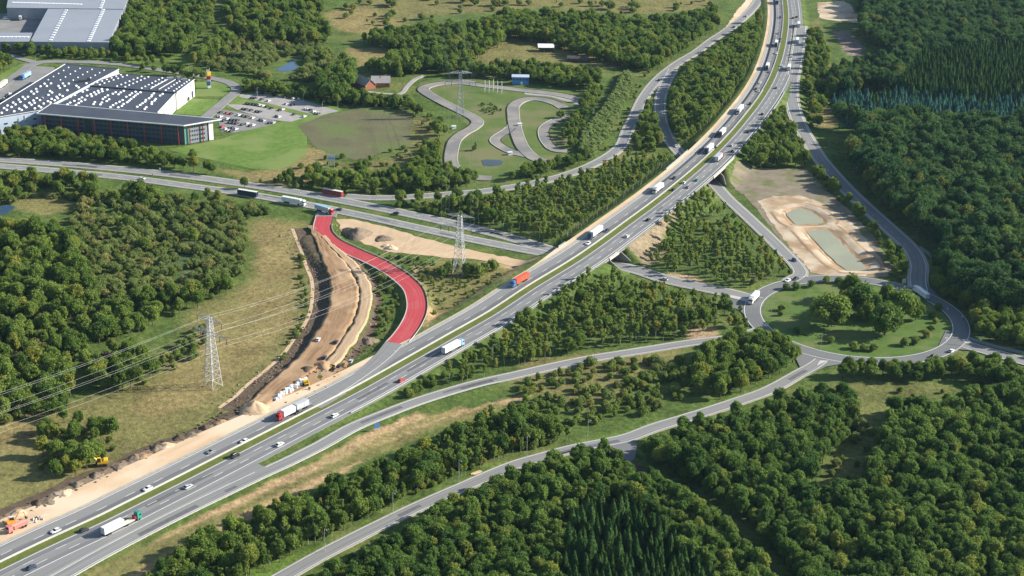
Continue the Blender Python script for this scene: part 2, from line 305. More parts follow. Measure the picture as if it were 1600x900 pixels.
X0, X1, Y0, Y1, ST = -600, 640, 490, 1680, 2.2
gx = np.arange(X0, X1+.1, ST); gy = np.arange(Y0, Y1+.1, ST); GX, GY = np.meshgrid(gx, gy); NXg, NYg = len(gx), len(gy)
GZ = height(GX.ravel(), GY.ravel()).reshape(GX.shape)
edge = np.minimum.reduce([GX-X0, X1-GX, GY-Y0, Y1-GY]); GZ = np.where(edge < 3, -0.4, GZ)
def zat(x, y):
    """height of the terrain mesh"""
    fx = np.clip((np.asarray(x, float)-X0)/ST, 0, NXg-1.001); fy = np.clip((np.asarray(y, float)-Y0)/ST, 0, NYg-1.001)
    i = fx.astype(int); j = fy.astype(int); a = fx-i; b = fy-j
    return (GZ[j, i]*(1-a)*(1-b)+GZ[j, i+1]*a*(1-b)+GZ[j+1, i]*(1-a)*b+GZ[j+1, i+1]*a*b)

GRASS = np.array([.092, .140, .032]); DRY = np.array([.255, .205, .085]); DRY2 = np.array([.19, .175, .065]); STRAW = np.array([.47, .33, .175]); DARK = np.array([.035, .042, .018]); LUSH = np.array([.12, .19, .035]); REED = np.array([.085, .125, .05])
ZONES = [  # colour, softness (m), polygon of ground pixels
 (DRY2, 18, [(-60, 640), (60, 640), (240, 585), (300, 480), (390, 440), (395, 335), (470, 345), (480, 380), (488, 450), (478, 520), (440, 575), (300, 672), (130, 745), (0, 800), (-60, 830)]),
 (DRY, 14, [(400, 345), (455, 350), (465, 420), (455, 500), (400, 570), (330, 620), (240, 650), (200, 640), (330, 500), (395, 450)]),
 (DRY, 12, [(-60, 660), (60, 655), (60, 700), (-60, 720)]),
 (REED, 14, [(255, 360), (330, 355), (345, 410), (300, 440), (250, 420)]),
 (DRY2, 10, [(20, 300), (70, 300), (130, 320), (70, 335), (20, 325)]),
 (STRAW, 2.5, 'strip', -7.5, -15.0, 640),
 (np.array([.30, .24, .10]), 2.5, 'strip', -15.0, -19.0, 700),
 (STRAW*.9, 2, 'strip', -19.0, -24.0, 800),
 (DRY2, 3, [(105, 905), (250, 842), (330, 808), (420, 766), (520, 722), (600, 690), (690, 655), (780, 628), (790, 636), (700, 664), (610, 702), (500, 742), (400, 785), (300, 836), (180, 905)]),
 (LUSH, 6, [(1060, 650), (1200, 598), (1268, 566), (1262, 575), (1160, 622), (1050, 662), (960, 688), (860, 708), (760, 742), (620, 805), (500, 865), (430, 905), (330, 905), (500, 850), (640, 785), (760, 728), (900, 690)]),
 (DRY2, 10, [(820, 560), (900, 552), (1060, 540), (1060, 560), (980, 610), (900, 640), (800, 600)]),
 (DRY, 10, [(470, 290), (520, 240), (480, 225), (440, 262), (380, 268), (330, 262), (400, 285)]),
 (DRY2, 12, [(520, 250), (560, 255), (640, 235), (640, 180), (690, 190), (640, 250), (600, 262), (520, 270)]),
 (DRY, 16, [(505, 20), (570, 5), (680, 5), (620, 40), (560, 52), (520, 45)]),
 (DRY2, 22, [(560, 0), (760, -20), (1110, -20), (1110, 12), (1000, 22), (850, 10), (780, 18), (700, 20), (600, 30)]),
 (DRY, 14, [(540, 75), (600, 72), (620, 88), (540, 108)]),
 (DRY2, 10, [(735, 90), (760, 70), (800, 52), (850, 58), (900, 75), (960, 92), (980, 103), (930, 112), (860, 102), (760, 100)]),
 (LUSH, 10, [(225, 76), (290, 82), (300, 98), (240, 92)]),
 (LUSH, 8, [(40, 88), (160, 96), (260, 105), (360, 122), (375, 132), (330, 116), (200, 92), (100, 84)]),
 (DRY2, 10, [(985, 180), (1010, 150), (1020, 160), (1000, 210), (985, 240), (950, 258), (930, 262), (975, 215)]),
 (DRY, 8, [(1265, 170), (1285, 150), (1312, 190), (1300, 200), (1270, 195)]),
 (DRY2, 8, [(1260, 60), (1280, 20), (1285, 40), (1300, 120), (1270, 130)]),
 (np.array([.24, .185, .16]), 6, [(1300, 48), (1325, 45), (1350, 75), (1345, 88), (1322, 85)]),
 (np.array([.26, .20, .14]), 6, [(1350, 48), (1395, 62), (1420, 72), (1390, 80), (1360, 60)]),
 (STRAW, 6, [(640, 412), (700, 425), (780, 400), (830, 418), (790, 445), (720, 480), (668, 515), (655, 520), (672, 470)]),
 (DRY2, 6, [(650, 420), (700, 400), (800, 420), (760, 455), (690, 490), (668, 480)]),
 (np.array([.15, .16, .05]), 12, [(1290, 600), (1400, 590), (1480, 600), (1500, 615), (1400, 625), (1370, 650), (1360, 700), (1340, 750), (1270, 765), (1290, 720), (1340, 670), (1330, 630)]),
 (np.array([.30, .235, .15]), 5, [(975, 400), (990, 375), (1030, 345), (1060, 318), (1085, 312), (1060, 340), (1035, 375), (1040, 400), (1010, 415)]),
 (np.array([.42, .30, .18]), 4, [(1062, 505), (1120, 510), (1118, 527), (1075, 532)]),
 (np.array([.42, .30, .18]), 4, [(1040, 425), (1080, 428), (1105, 440), (1060, 440)]),
 (LUSH, 6, [(1130, 435), (1200, 440), (1235, 425), (1190, 448), (1150, 452)]),
]
gc = np.empty((GX.size, 3)); gc[:] = GRASS
fx, fy = GX.ravel(), GY.ravel()
wob = 6*smooth_noise(fx, fy, 40, 11); wob2 = 6*smooth_noise(fx, fy, 33, 12); wob3 = 3*smooth_noise(fx, fy, 12, 13); wob4 = 3*smooth_noise(fx, fy, 11, 14)
for zn in ZONES:
    col, soft, pz = zn[:3]; w = np.zeros(len(fx))
    if pz == 'strip':
        sel = RA[[proj(p)[0] < zn[5] for p in RA]]; pw = np.vstack([offset(sel, zn[3]), offset(sel, zn[4])[::-1]])
    else: pw = poly_px(pz)
    r = np.random.default_rng(5)
    for k in range(6):
        a = r.uniform(0, 6.28); q = soft*.4*k/5
        w += inside(fx+wob*soft/18+wob3*.6+q*np.cos(a), fy+wob2*soft/18+wob4*.6+q*np.sin(a), pw)
    w = (w/6)[:, None]; gc = gc*(1-w)+col*w
gv = np.stack([fx, fy, GZ.ravel()], 1)
i = np.arange((NYg-1)*(NXg-1)); ii = i//(NXg-1)*NXg+i % (NXg-1)
gf = np.stack([ii, ii+1, ii+1+NXg, ii+NXg], 1)
# skirt of large faces out past the horizon
B = 9000; nb = len(gv)
sk = np.array([[-B, -B, -.45], [B, -B, -.45], [B, B, -.45], [-B, B, -.45], [X0, Y0, -.45], [gx[-1], Y0, -.45], [gx[-1], gy[-1], -.45], [X0, gy[-1], -.45]])
gv = np.vstack([gv, sk]); gc = np.vstack([gc, np.tile(GRASS*.8, (8, 1))])
gf = np.vstack([gf, nb+np.array([[0, 1, 5, 4], [1, 2, 6, 5], [2, 3, 7, 6], [3, 0, 4, 7]])])
def ground_mat():
    m = bpy.data.materials.new('ground_vegetation'); m.use_nodes = True; nt = m.node_tree; N = nt.nodes; L = nt.links; b = N['Principled BSDF']
    b.inputs['Roughness'].default_value = 0.95; b.inputs['Specular IOR Level'].default_value = 0.1
    at = N.new('ShaderNodeAttribute'); at.attribute_name = 'zone'; tc = N.new('ShaderNodeTexCoord')
    def nz(s, d, lo, hi, a, bb):
        n = N.new('ShaderNodeTexNoise'); n.inputs['Scale'].default_value = s; n.inputs['Detail'].default_value = d; n.inputs['Roughness'].default_value = .7; L.new(tc.outputs['Object'], n.inputs[0])
        r = N.new('ShaderNodeMapRange'); r.inputs[1].default_value = lo; r.inputs[2].default_value = hi; r.inputs[3].default_value = a; r.inputs[4].default_value = bb; L.new(n.outputs[0], r.inputs[0]); return r, n
    r1, n1 = nz(.35, 6, .3, .7, .55, 1.4); r2, n2 = nz(.05, 5, .35, .65, .75, 1.25); r3, n3 = nz(.025, 6, .5, .66, 0, .55)
    mu = N.new('ShaderNodeMath'); mu.operation = 'MULTIPLY'; L.new(r1.outputs[0], mu.inputs[0]); L.new(r2.outputs[0], mu.inputs[1])
    sc = N.new('ShaderNodeVectorMath'); sc.operation = 'SCALE'; L.new(at.outputs['Color'], sc.inputs[0]); L.new(mu.outputs[0], sc.inputs['Scale'])
    mx = N.new('ShaderNodeMix'); mx.data_type = 'RGBA'; mx.inputs[7].default_value = (.19, .18, .065, 1); L.new(r3.outputs[0], mx.inputs[0]); L.new(sc.outputs[0], mx.inputs[6])
    L.new(mx.outputs[2], b.inputs['Base Color'])
    bp = N.new('ShaderNodeBump'); bp.inputs['Distance'].default_value = .7; L.new(n1.outputs[0], bp.inputs['Height']); L.new(bp.outputs[0], b.inputs['Normal'])
    return m
gm = np_mesh('ground', gv, gf, [ground_mat()], smooth=True)
ca = gm.color_attributes.new('zone', 'FLOAT_COLOR', 'POINT'); ca.data.foreach_set('color', np.c_[gc, np.ones(len(gc))].astype(np.float32).ravel())
tag(link('ground', gm), kind='structure')

# ------------------------------------------------------------------ ribbons, roads, markings
def ribbon(name, pl, o0, o1, dz, m, parent=None, skirt=0.6, kind=None, step=1):
    a = offset(pl, o0, dz); b = offset(pl, o1, dz); n = len(pl)
    s = np.r_[0, np.cumsum(np.linalg.norm(np.diff(pl[:, :2], axis=0), axis=1))]
    v = np.vstack([a, b]); i = np.arange(n-1); f = np.stack([i, i+n, i+1+n, i+1], 1)
    W = float(np.mean(np.abs(np.asarray(o1)-np.asarray(o0)))); uv = np.vstack([np.c_[np.zeros(n), s], np.c_[np.full(n, W), s]])
    if skirt:
        a2 = a.copy(); a2[:, 2] -= skirt; b2 = b.copy(); b2[:, 2] -= skirt; v = np.vstack([v, a2, b2]); uv = np.vstack([uv, uv])
        f = np.vstack([f, np.stack([i+2*n, i, i+1, i+1+2*n], 1), np.stack([i+n, i+3*n, i+1+3*n, i+1+n], 1)])
    f = f[:, ::-1] if False else f
    me = np_mesh(name, v, f, [m])
    ul = me.uv_layers.new(name='UVMap'); ul.data.foreach_set('uv', uv[f.ravel()].astype(np.float32).ravel())
    o = link(name, me, parent)
    if kind: tag(o, kind=kind)
    return o
NROADS = []      # (polyline, half width) for keeping trees off
def road(name, pl, w, m='asphalt', dz=0.0, edges=True, lw=.28, centre=None, verge=0.0):
    o = ribbon(name, pl, -w/2, w/2, dz, M[m], kind='structure')
    if verge: ribbon('gravel_shoulder', pl, -w/2-verge, w/2+verge, dz-.06, M['verge'], o)
    if edges:
        for sd in (-1, 1): ribbon('edge_line', pl, sd*(w/2-.55)-lw/2, sd*(w/2-.55)+lw/2, dz+.03, M['paint'], o, 0)
    if centre == 'solid': ribbon('centre_line', pl, -.14, .14, dz+.03, M['paint'], o, 0)
    NROADS.append((pl[:, :2], w/2+verge)); return o
dash_me = {}
def dashes(parent, pl, off, L, gap, w=.24, dz=.03, start=0.0, end=None, name='lane_dash'):
    key = (L, w)
    if key not in dash_me:
        b = MB(); b.add([(-L/2, -w/2, 0), (L/2, -w/2, 0), (L/2, w/2, 0), (-L/2, w/2, 0)], [(0, 1, 2, 3)]); dash_me[key] = b.mesh('lane_dash', M['paint'])
    q = offset(pl, off, dz); s = np.r_[0, np.cumsum(np.linalg.norm(np.diff(q[:, :2], axis=0), axis=1))]; e = end or s[-1]
    for c in np.arange(start+L/2, e-L/2, L+gap):
        p = [np.interp(c, s, q[:, k]) for k in range(3)]; p0 = [np.interp(c-1.5, s, q[:, k]) for k in range(3)]; p1 = [np.interp(c+1.5, s, q[:, k]) for k in range(3)]
        u_, v_, _ = proj(p)
        if not (-30 < u_ < 1630 and -30 < v_ < 930): continue
        o = link(name, dash_me[key], parent, p); o.rotation_euler = (0, -math.atan2(p1[2]-p0[2], 3.0), math.atan2(p1[1]-p0[1], p1[0]-p0[0]))
def drape(name, poly, m, dz=.07, sp=4.0, parent=None, kind='structure', wob=0.0, z=None):
    """flat-lying sheet that follows the terrain"""
    pw = np.asarray(poly)[:, :2]; pts = []
    for a, b in zip(pw, np.roll(pw, -1, 0)):
        n = max(1, int(np.linalg.norm(b-a)/sp)); pts += [a+(b-a)*k/n for k in range(n)]
    pts = np.array(pts)
    if wob: 
        r = np.random.default_rng(len(pts)); pts = pts+r.normal(0, wob, pts.shape)
    lo, hi = pts.min(0), pts.max(0); ax, ay = np.meshgrid(np.arange(lo[0], hi[0], sp), np.arange(lo[1], hi[1], sp)); ax = ax.ravel(); ay = ay.ravel()
    k = inside(ax, ay, pts); ins = np.stack([ax[k], ay[k]], 1); allp = np.vstack([pts, ins]); n = len(pts)
    v, e, f, *_ = delaunay_2d_cdt([Vector(p) for p in allp], [], [list(range(n))], 1, 1e-4)
    vv = np.array([[p.x, p.y] for p in v]); zz = (zat(vv[:, 0], vv[:, 1]) if z is None else np.full(len(vv), z))+dz
    me = np_mesh(name, np.c_[vv, zz], np.array([list(q) for q in f]), [M[m] if isinstance(m, str) else m], smooth=True)
    o = link(name, me, parent)
    # faces up
    if me.polygons and me.polygons[0].normal.z < 0: me.flip_normals()
    return tag(o, kind=kind) if kind else o
NOGO = []        # ground polygons that stay free of trees
def sheet(name, px, m, dz=.07, sp=4.0, wob=0.0, nogo=True, z=0.0, **k):
    pw = poly_px(px, z); 
    if nogo: NOGO.append(pw[:, :2])
    return drape(name, pw, m, dz, sp, wob=wob, **k)

# motorway
nM = len(MW); uM = np.array([proj(p)[1] for p in MW])          # photo row of each station, to fade widths along the route
mw = ribbon('motorway', MW, -13.4, 15.2, 0, M['asphalt'], kind='structure', skirt=1.2); NROADS.append((offset(MW, -2)[:, :2], 19))
ribbon('median_grass', MW, -2.0, 2.0, .05, M['grass_strip'], mw, 0)
for o_, w_ in ((-12.2, .35), (-3.1, .2), (2.6, .28), (12.7, .32)): ribbon('edge_line', MW, o_-w_/2, o_+w_/2, .04, M['paint'], mw, 0)
dashes(mw, MW, -6.6, 5, 10); dashes(mw, MW, 9.3, 5, 10, start=6); dashes(mw, MW, 5.9, 5, 10, start=2)
ribbon('wear_streak', MW, 5.75, 6.05, .025, mat('worn_joint', (.42, .42, .41), (.22, .225, .225), 1.0, .8, uvstretch=(1, .05, 1)), mw, 0)
# sandy widening strip on the far side
lo = np.interp(uM, [100, 250, 400, 430, 540, 575, 640, 700, 800, 900], [-17.0, -17.5, -18.0, -15.2, -15.0, -18.0, -21, -25.0, -28, -31])
sst = ribbon('sand_strip', MW, lo, -13.2, -.07, M['sand_r'], kind='structure', skirt=.8)
for o0_, o1_, tone in ((-6.3, -3.4, (.125, .127, .13)), (2.9, 5.6, (.145, .147, .148)), (9.6, 12.3, (.15, .152, .152))): ribbon('lane_surface', MW, o0_, o1_, .018, mat('worn_lane', tone, tuple(x*1.45 for x in tone), 1.0, .85, uvstretch=(.8, .018, 1)), mw, 0)
ribbon('gravel_edge', MW, -14.6, -12.9, .012, M['verge'], mw, 0)
# local dual road
lu = road('local_road', LU, 9.0, 'asphalt', lw=.3, verge=.8); dashes(lu, LU, 0, 4, 8)
ll = road('local_road', LL, 8.4, 'asphalt', dz=.02, lw=.3, verge=.8); dashes(ll, LL, 0, 4, 8)
le = road('local_road', LE, 10.5, 'asphalt', dz=.05, lw=.3, verge=.8); dashes(le, LE, 0, 3, 6)
nw = road('country_road', NW, 8.0, 'asphalt', dz=.03, lw=.3, verge=.7); dashes(nw, NW, 0, 4, 6)
nbr = road('country_road', NB, 8.0, 'asphalt', dz=.045, lw=.3, verge=.7); dashes(nbr, NB, 0, 4, 6)
ne = road('slip_road', NE, 9.5, 'asphalt', dz=.03, lw=.35, verge=1.2); dashes(ne, NE, 1.0, 4, 6)
ra = road('slip_road', RA, 7.0, 'asphalt', dz=.035, lw=.3, verge=.5)
kA = int(np.argmin(np.hypot(*(MW[:, :2]-P(405, 720, 0)[:2]).T))); qq = offset(MW[:kA], 15.2); dRA = np.array([np.hypot(*(RA[:, :2]-p[:2]).T).min() for p in qq]); ribbon('merge_lane', MW[:kA], 15.0, 15.4+dRA, .16, M['asphalt'], mw, 0)
NROADS.append((offset(MW[:kA], 17)[:, :2], 5))
rs = road('country_road', RS, 7.3, 'asphalt', dz=.04, lw=.26, verge=.25); dashes(rs, RS, .9, 5, 4, .32, start=120); dashes(rs, RS, -1.2, 8, 6, start=100, end=190)
road('forest_road', RF, 4.2, 'soil_and_shade', dz=.02, edges=False); NROADS[-1] = (RF[:, :2], 4.6)  # dark tone puts the shade of the trees into the road surface
re_ = road('local_road', RE, 9.5, 'asphalt', dz=.03, lw=.3); road('cycle_path', RP, 3.4, 'asphalt', dz=.05, edges=False)
road('cycle_path', PATH, 3.0, 'asphalt', dz=.03, edges=False)
rb = road('roundabout', RB, 9.6, 'asphalt_dark', dz=.06, lw=.3); NOGO.append(RB[:, :2]*1.0)
road('factory_road', FR, 8.5, 'yard', dz=.03, edges=False); road('factory_road', FR2, 7, 'yard', dz=.05, edges=False)
road('farm_track', HD, 3.6, 'gravel_lot', dz=.04, edges=False)
for i_, kk in enumerate((K1, K2, K3, K4)):
    o = road('kart_track', kk, 9.5 if i_ < 2 else 8, 'track', dz=.03+.012*i_, edges=False)
    for sd in (-1, 1): ribbon('kerb', kk[4:-4], sd*(4.6 if i_ < 2 else 3.9)-.25, sd*(4.6 if i_ < 2 else 3.9)+.25, .16, M['concrete' if sd*(i_-1.5) > 0 else 'rubber'], o, .3)
# slip road; its red is a graphic highlight put into the surface colour
rd = ribbon('red_slip_road', RED, -5.0, 5.0, .06, M['red_road'], kind='structure'); NROADS.append((RED[:, :2], 6.5))
for sd in (-1, 1): ribbon('kerb', RED, sd*5.25-.25, sd*5.25+.25, .14, M['concrete' if sd > 0 else 'soil_and_shade'], rd, .5)
jr = line_px([(507, 339, .28), (511, 330, .1), (518, 324, .1)], step=2); ribbon('road_mouth', jr, -6, 7, -.02, M['asphalt'], rd)
jm = line_px([(617, 538, 1.6), (600, 556, 1.5), (575, 577, 1.35), (545, 599, 1.05), (515, 619, .85), (490, 634, .7)], step=2)
jm[:, 2] = [MW[np.hypot(MW[:, 0]-p[0], MW[:, 1]-p[1]).argmin(), 2]+.03 for p in jm]
gr = ribbon('slip_road', jm, np.linspace(-7.5, -4.5, len(jm)), np.linspace(5, 1.6, len(jm)), .05, M['asphalt'], kind='structure')
ribbon('edge_line', jm, np.linspace(-4.4, -1.8, len(jm))-.15, np.linspace(-4.4, -1.8, len(jm))+.15, .085, M['paint'], gr, 0)

# earthworks of the new slip road
vB = [proj(p)[1] for p in BED]
hwB = np.interp(vB, [350, 380, 410, 450, 530, 580, 650], [2.0, 4.5, 8.5, 11.3, 11.3, 10, 6])
def rough_ribbon(name, pl, o0, o1, m, seed, amp=.22, edge=.7, n=7, dz=0.0, parent=None, kind='structure'):
    r = np.random.default_rng(seed); L_ = len(pl); sm = lambda s: np.convolve(r.normal(size=L_+8), np.ones(s)/s**.5, 'same')[4:-4]
    o0 = np.broadcast_to(np.asarray(o0, float), (L_,))+edge*sm(3); o1 = np.broadcast_to(np.asarray(o1, float), (L_,))+edge*sm(3); rows = []
    for k in range(n+1):
        q = offset(pl, o0+(o1-o0)*k/n); q[:, 2] += dz+amp*(.55*sm(2)+.45*sm(9)*(1 if k % 2 else -1)); rows.append(q)
    lo_ = rows[0].copy(); lo_[:, 2] -= .9; hi_ = rows[-1].copy(); hi_[:, 2] -= .9; rows = [lo_]+rows+[hi_]; v = np.vstack(rows); i = np.arange(L_-1)
    f_ = np.vstack([np.stack([i+k*L_, i+(k+1)*L_, i+1+(k+1)*L_, i+1+k*L_], 1) for k in range(len(rows)-1)])
    s = np.r_[0, np.cumsum(np.linalg.norm(np.diff(pl[:, :2], axis=0), axis=1))]; uv = np.vstack([np.c_[np.full(L_, k*2.5), s] for k in range(len(rows))])
    me = np_mesh(name, v, f_, [M[m]], smooth=True); ul = me.uv_layers.new(name='UVMap'); ul.data.foreach_set('uv', uv[f_.ravel()].astype(np.float32).ravel()); o = link(name, me, parent)
    return tag(o, kind=kind) if kind else o
rough_ribbon('road_bed', BED, -hwB*.34, hwB, 'earth_r', 3, .16, .4, 9, .05)
rough_ribbon('road_bed', BED[10:-30], -hwB[10:-30], -hwB[10:-30]*.42, 'earth_pale_r', 4, .10, .3, 5, -.05)
def rubble(name, pl, o0, o1, n, m, smin, smax, seed):
    r = random.Random(seed); q = MB()
    for _ in range(n):
        k = r.randrange(1, len(pl)-1); p = offset(pl[max(0, k-2):k+3], r.uniform(o0, o1))[min(2, k)]; s = r.uniform(smin, smax); z_ = float(zat(p[0], p[1]))
        if np.hypot(*(RED[:, :2]-p[:2]).T).min() < 8: continue
       
        q.box((p[0], p[1], z_+s*.25+.05), (s*r.uniform(.7, 1.6), s*r.uniform(.6, 1.2), s*.7), r.uniform(0, 3), 0, r.uniform(.4, .8))
    return tag(q.build(name, M[m]), kind='stuff')
tag(rubble('rubble', BED, 8.5, 22, 420, 'spoil', .25, 1.0, 1), 'scattered clods and stones along the trench of the road bed', 'rubble'); tag(rubble('rubble', MW[:110], -33, -25, 420, 'soil_and_shade', .3, 1.1, 2), 'scattered clods along the dark bank of the sandy strip', 'rubble'); tag(rubble('rubble', BED, -18, -9, 160, 'earth', .25, .9, 5), 'scattered clods at the foot of the pale road bed', 'rubble')
NROADS.append((BED[:, :2], 22))
def ground_ribbon(name, pl, o0, o1, m, dz=.09, nstrip=4, parent=None):
    """strip that follows the terrain, several faces across"""
    o0 = np.broadcast_to(np.asarray(o0, float), (len(pl),)); o1 = np.broadcast_to(np.asarray(o1, float), (len(pl),)); rows = []
    for k in range(nstrip+1):
        q = offset(pl, o0+(o1-o0)*k/nstrip); q[:, 2] = zat(q[:, 0], q[:, 1])+dz; rows.append(q)
    n = len(pl); v = np.vstack(rows); i = np.arange(n-1); f = np.vstack([np.stack([i+k*n, i+(k+1)*n, i+1+(k+1)*n, i+1+k*n], 1) for k in range(nstrip)])
    return tag(link(name, np_mesh(name, v, f, [M[m]], smooth=True), parent), kind='structure')
ground_ribbon('trench_floor', BED, hwB+.6, hwB+8.5, 'soil_and_shade')  # trench earth, with the road bed's shadow put into its dark colour
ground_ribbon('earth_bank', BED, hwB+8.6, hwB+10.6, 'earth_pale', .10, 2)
ground_ribbon('ditch_floor', BED[15:-25], -hwB[15:-25]-5.0, -hwB[15:-25]-.6, 'soil_and_shade')  # dark colour carries the shadow cast by the raised slip road

# ------------------------------------------------------------------ fields, lawns, water
sheet('earth_apron', [(385, 640), (412, 600), (437, 577), (480, 560), (527, 560), (545, 566), (535, 590), (490, 618), (440, 650), (400, 670), (375, 668)], 'earth', .12, wob=.5)
sheet('earth_bank', [(-40, 812), (0, 795), (60, 768), (130, 738), (200, 708), (300, 668), (375, 636), (385, 645), (300, 682), (200, 724), (130, 758), (60, 786), (0, 812), (-40, 832)], 'soil_and_shade', .10, wob=.7)
sheet('earth_bank', [(-40, 822), (0, 806), (100, 762), (200, 716), (300, 676), (380, 644), (390, 650), (300, 690), (200, 731), (100, 780), (0, 826), (-40, 845)], 'spoil', .14, wob=.6)
sheet('earth_yard', [(525, 342), (548, 341), (600, 353), (650, 368), (712, 385), (800, 403), (845, 412), (835, 424), (790, 412), (740, 404), (690, 401), (640, 396), (605, 392), (570, 380), (545, 367), (530, 355)], 'earth_pale', .1, wob=.6)
sheet('fallow_field', [(460, 197), (500, 182), (550, 171), (625, 164), (648, 178), (640, 200), (642, 225), (600, 238), (560, 250), (520, 241), (492, 230), (480, 214)], 'brown_field', .08, wob=.5)
sheet('lawn', [(262, 233), (310, 224), (348, 216), (400, 197), (440, 190), (465, 196), (480, 214), (479, 240), (455, 258), (430, 266), (390, 262), (340, 251), (300, 243)], 'lawn', .10)
sheet('lawn', [(305, 128), (335, 126), (354, 131), (361, 140), (348, 150), (306, 150)], 'lawn', .09)
sheet('lawn', [(300, 153), (342, 155), (330, 170), (318, 180), (272, 177), (278, 172)], 'lawn', .09)
sheet('lawn', [(372, 147), (400, 142), (460, 150), (530, 168), (535, 172), (500, 182), (462, 197), (440, 190), (370, 170), (352, 168)], 'lawn', .07)
sheet('lawn', [(0, 116), (22, 104), (45, 95), (42, 104), (20, 122), (0, 132)], 'lawn', .08)
sheet('car_park', [(374, 147), (415, 146), (470, 155), (530, 173), (499, 180), (450, 169), (420, 161), (374, 151)], 'gravel_lot', .14)
sheet('car_park', [(352, 162), (376, 163), (430, 170), (478, 182), (455, 190), (420, 186), (372, 172)], 'gravel_lot', .14)
sheet('car_park', [(336, 172), (352, 171), (390, 178), (431, 188), (430, 193), (400, 200), (366, 207), (346, 206)], 'yard', .15)
sheet('factory_yard', [(-40, 150), (0, 137), (32, 116), (55, 103), (84, 104), (88, 112), (70, 126), (20, 154), (-40, 185)], 'yard', .10)
sheet('warehouse_yard', [(-40, 22), (12, 20), (75, 20), (60, 62), (-40, 62)], 'yard', .08)
sheet('kart_infield', kz([(80, 140), (300, 95), (700, 130), (1000, 170), (1420, 230), (1440, 420), (1240, 720), (980, 800), (700, 905), (400, 890), (280, 800), (270, 640), (330, 560), (460, 480), (250, 330), (60, 230)]), 'kart_grass', .06, sp=6, nogo=True)
sheet('paddock', kz([(890, 205), (960, 205), (1250, 240), (1400, 270), (1370, 330), (1260, 300), (1100, 255), (900, 235)]), 'gravel_lot', .17)
sheet('basin_bank', [(1185, 314), (1210, 306), (1250, 305), (1285, 317), (1308, 332), (1334, 350), (1356, 378), (1378, 405), (1380, 420), (1350, 431), (1290, 430), (1266, 424), (1230, 380), (1200, 338)], 'basin_sand', .20, sp=2.2, wob=.5)
sheet('bare_ground', [(1150, 262), (1262, 264), (1285, 290), (1330, 330), (1370, 375), (1395, 415), (1385, 432), (1300, 436), (1262, 432), (1180, 322), (1140, 285)], 'bare', .10, sp=2.5, wob=.5)
for pz in PONDS:
    pg = poly_px(pz, -.9); ctr = pg.mean(0); pg = ctr+(pg-ctr)*1.08; drape('basin_pond', pg, 'water_green', 0, 5, z=-.95, wob=.3)
for pg in DIG:
    q = closed(pg, 2.5); q = np.vstack([q, q[:1]]); ctr = pg.mean(0); q2 = q.copy(); q2[:, :2] = ctr[:2]+(q[:, :2]-ctr[:2])*1.0
    sg = 1 if np.dot((offset(q2, 1.0)-q2)[3, :2], (q2-ctr)[3, :2]) > 0 else -1
    ground_ribbon('bank_slope', q2, sg*.5, sg*3.5, 'earth', .24, 4); ground_ribbon('bank_track', q2, sg*9.0, sg*10.6, 'earth', .27, 2)
sheet('pond', [(432, 106), (440, 104), (450, 97), (455, 91), (462, 92), (461, 99), (467, 102), (458, 110), (445, 112), (434, 110)], 'water_blue', .10)
sheet('pond', [(-30, 322), (0, 319), (15, 320), (24, 322), (18, 329), (6, 335), (-30, 340)], 'water_blue', .10)
sheet('pond', kz([(560, 750), (600, 742), (700, 745), (735, 760), (715, 785), (640, 797), (575, 790)]), 'water_dark', .16)
sheet('roundabout_lawn', [tuple(proj((c_rb[0]+49.6*math.cos(a), c_rb[1]+49.6*math.sin(a), 0))[:2]) for a in np.linspace(0, 2*math.pi, 48, endpoint=False)], 'lawn_shade_tone', .16, nogo=False)
sheet('clearing', [(1318, 0), (1330, 8), (1342, 28), (1345, 36), (1310, 32), (1280, 28), (1278, 4), (1300, 2)], 'basin_sand', .1, wob=.8)
sheet('earth_cutting', [(1135, 40), (1150, 18), (1172, -8), (1188, -8), (1176, 6), (1156, 26), (1138, 46)], 'sand', .1, wob=.5)
sheet('gravel_apron', [(858, 400), (875, 386), (895, 372), (905, 376), (880, 398), (866, 410)], 'verge', .1, z=5.5)
NOGO += [poly_px(z)[:, :2] for z in ([(418, 104), (440, 92), (462, 84), (478, 98), (474, 116), (448, 128), (424, 124)], [(330, 40), (352, 22), (352, 48), (385, 62), (375, 72), (340, 60)],
  [(395, 335), (470, 345), (480, 380), (488, 450), (478, 520), (440, 575), (300, 672), (130, 745), (0, 800), (-60, 830), (-60, 670), (70, 655), (190, 690), (250, 620), (330, 520), (395, 445)],
  [(640, 412), (700, 440), (790, 400), (830, 418), (790, 445), (668, 515), (655, 520), (672, 470)],
  [(975, 400), (990, 380), (1030, 350), (1050, 345), (1030, 380), (1030, 400), (1000, 412)])]

for px in ([(1130, 455), (1160, 458), (1185, 455), (1215, 442), (1240, 431), (1250, 441), (1216, 453), (1197, 468), (1190, 482), (1192, 500), (1184, 515), (1170, 498), (1155, 484), (1130, 476)], [(1240, 552), (1262, 553), (1300, 560), (1330, 564), (1312, 569), (1290, 573), (1262, 586), (1232, 600), (1222, 592), (1250, 574)],
  [(1478, 516), (1492, 518), (1512, 530), (1530, 540), (1526, 548), (1500, 546), (1482, 550), (1462, 550)], [(1424, 430), (1444, 430), (1452, 448), (1470, 466), (1462, 476), (1436, 462)], [(952, 694), (985, 684), (996, 694), (992, 716), (984, 724), (974, 716), (966, 706)]):
    pg = poly_px(px); NOGO.append(pg[:, :2]); drape('junction', pg, 'asphalt_dark', .025, 4, z=0)
r_ = random.Random(12); pm = mat('repair_asphalt', (.11, .112, .115), (.16, .16, .16), .5, .9, .2)
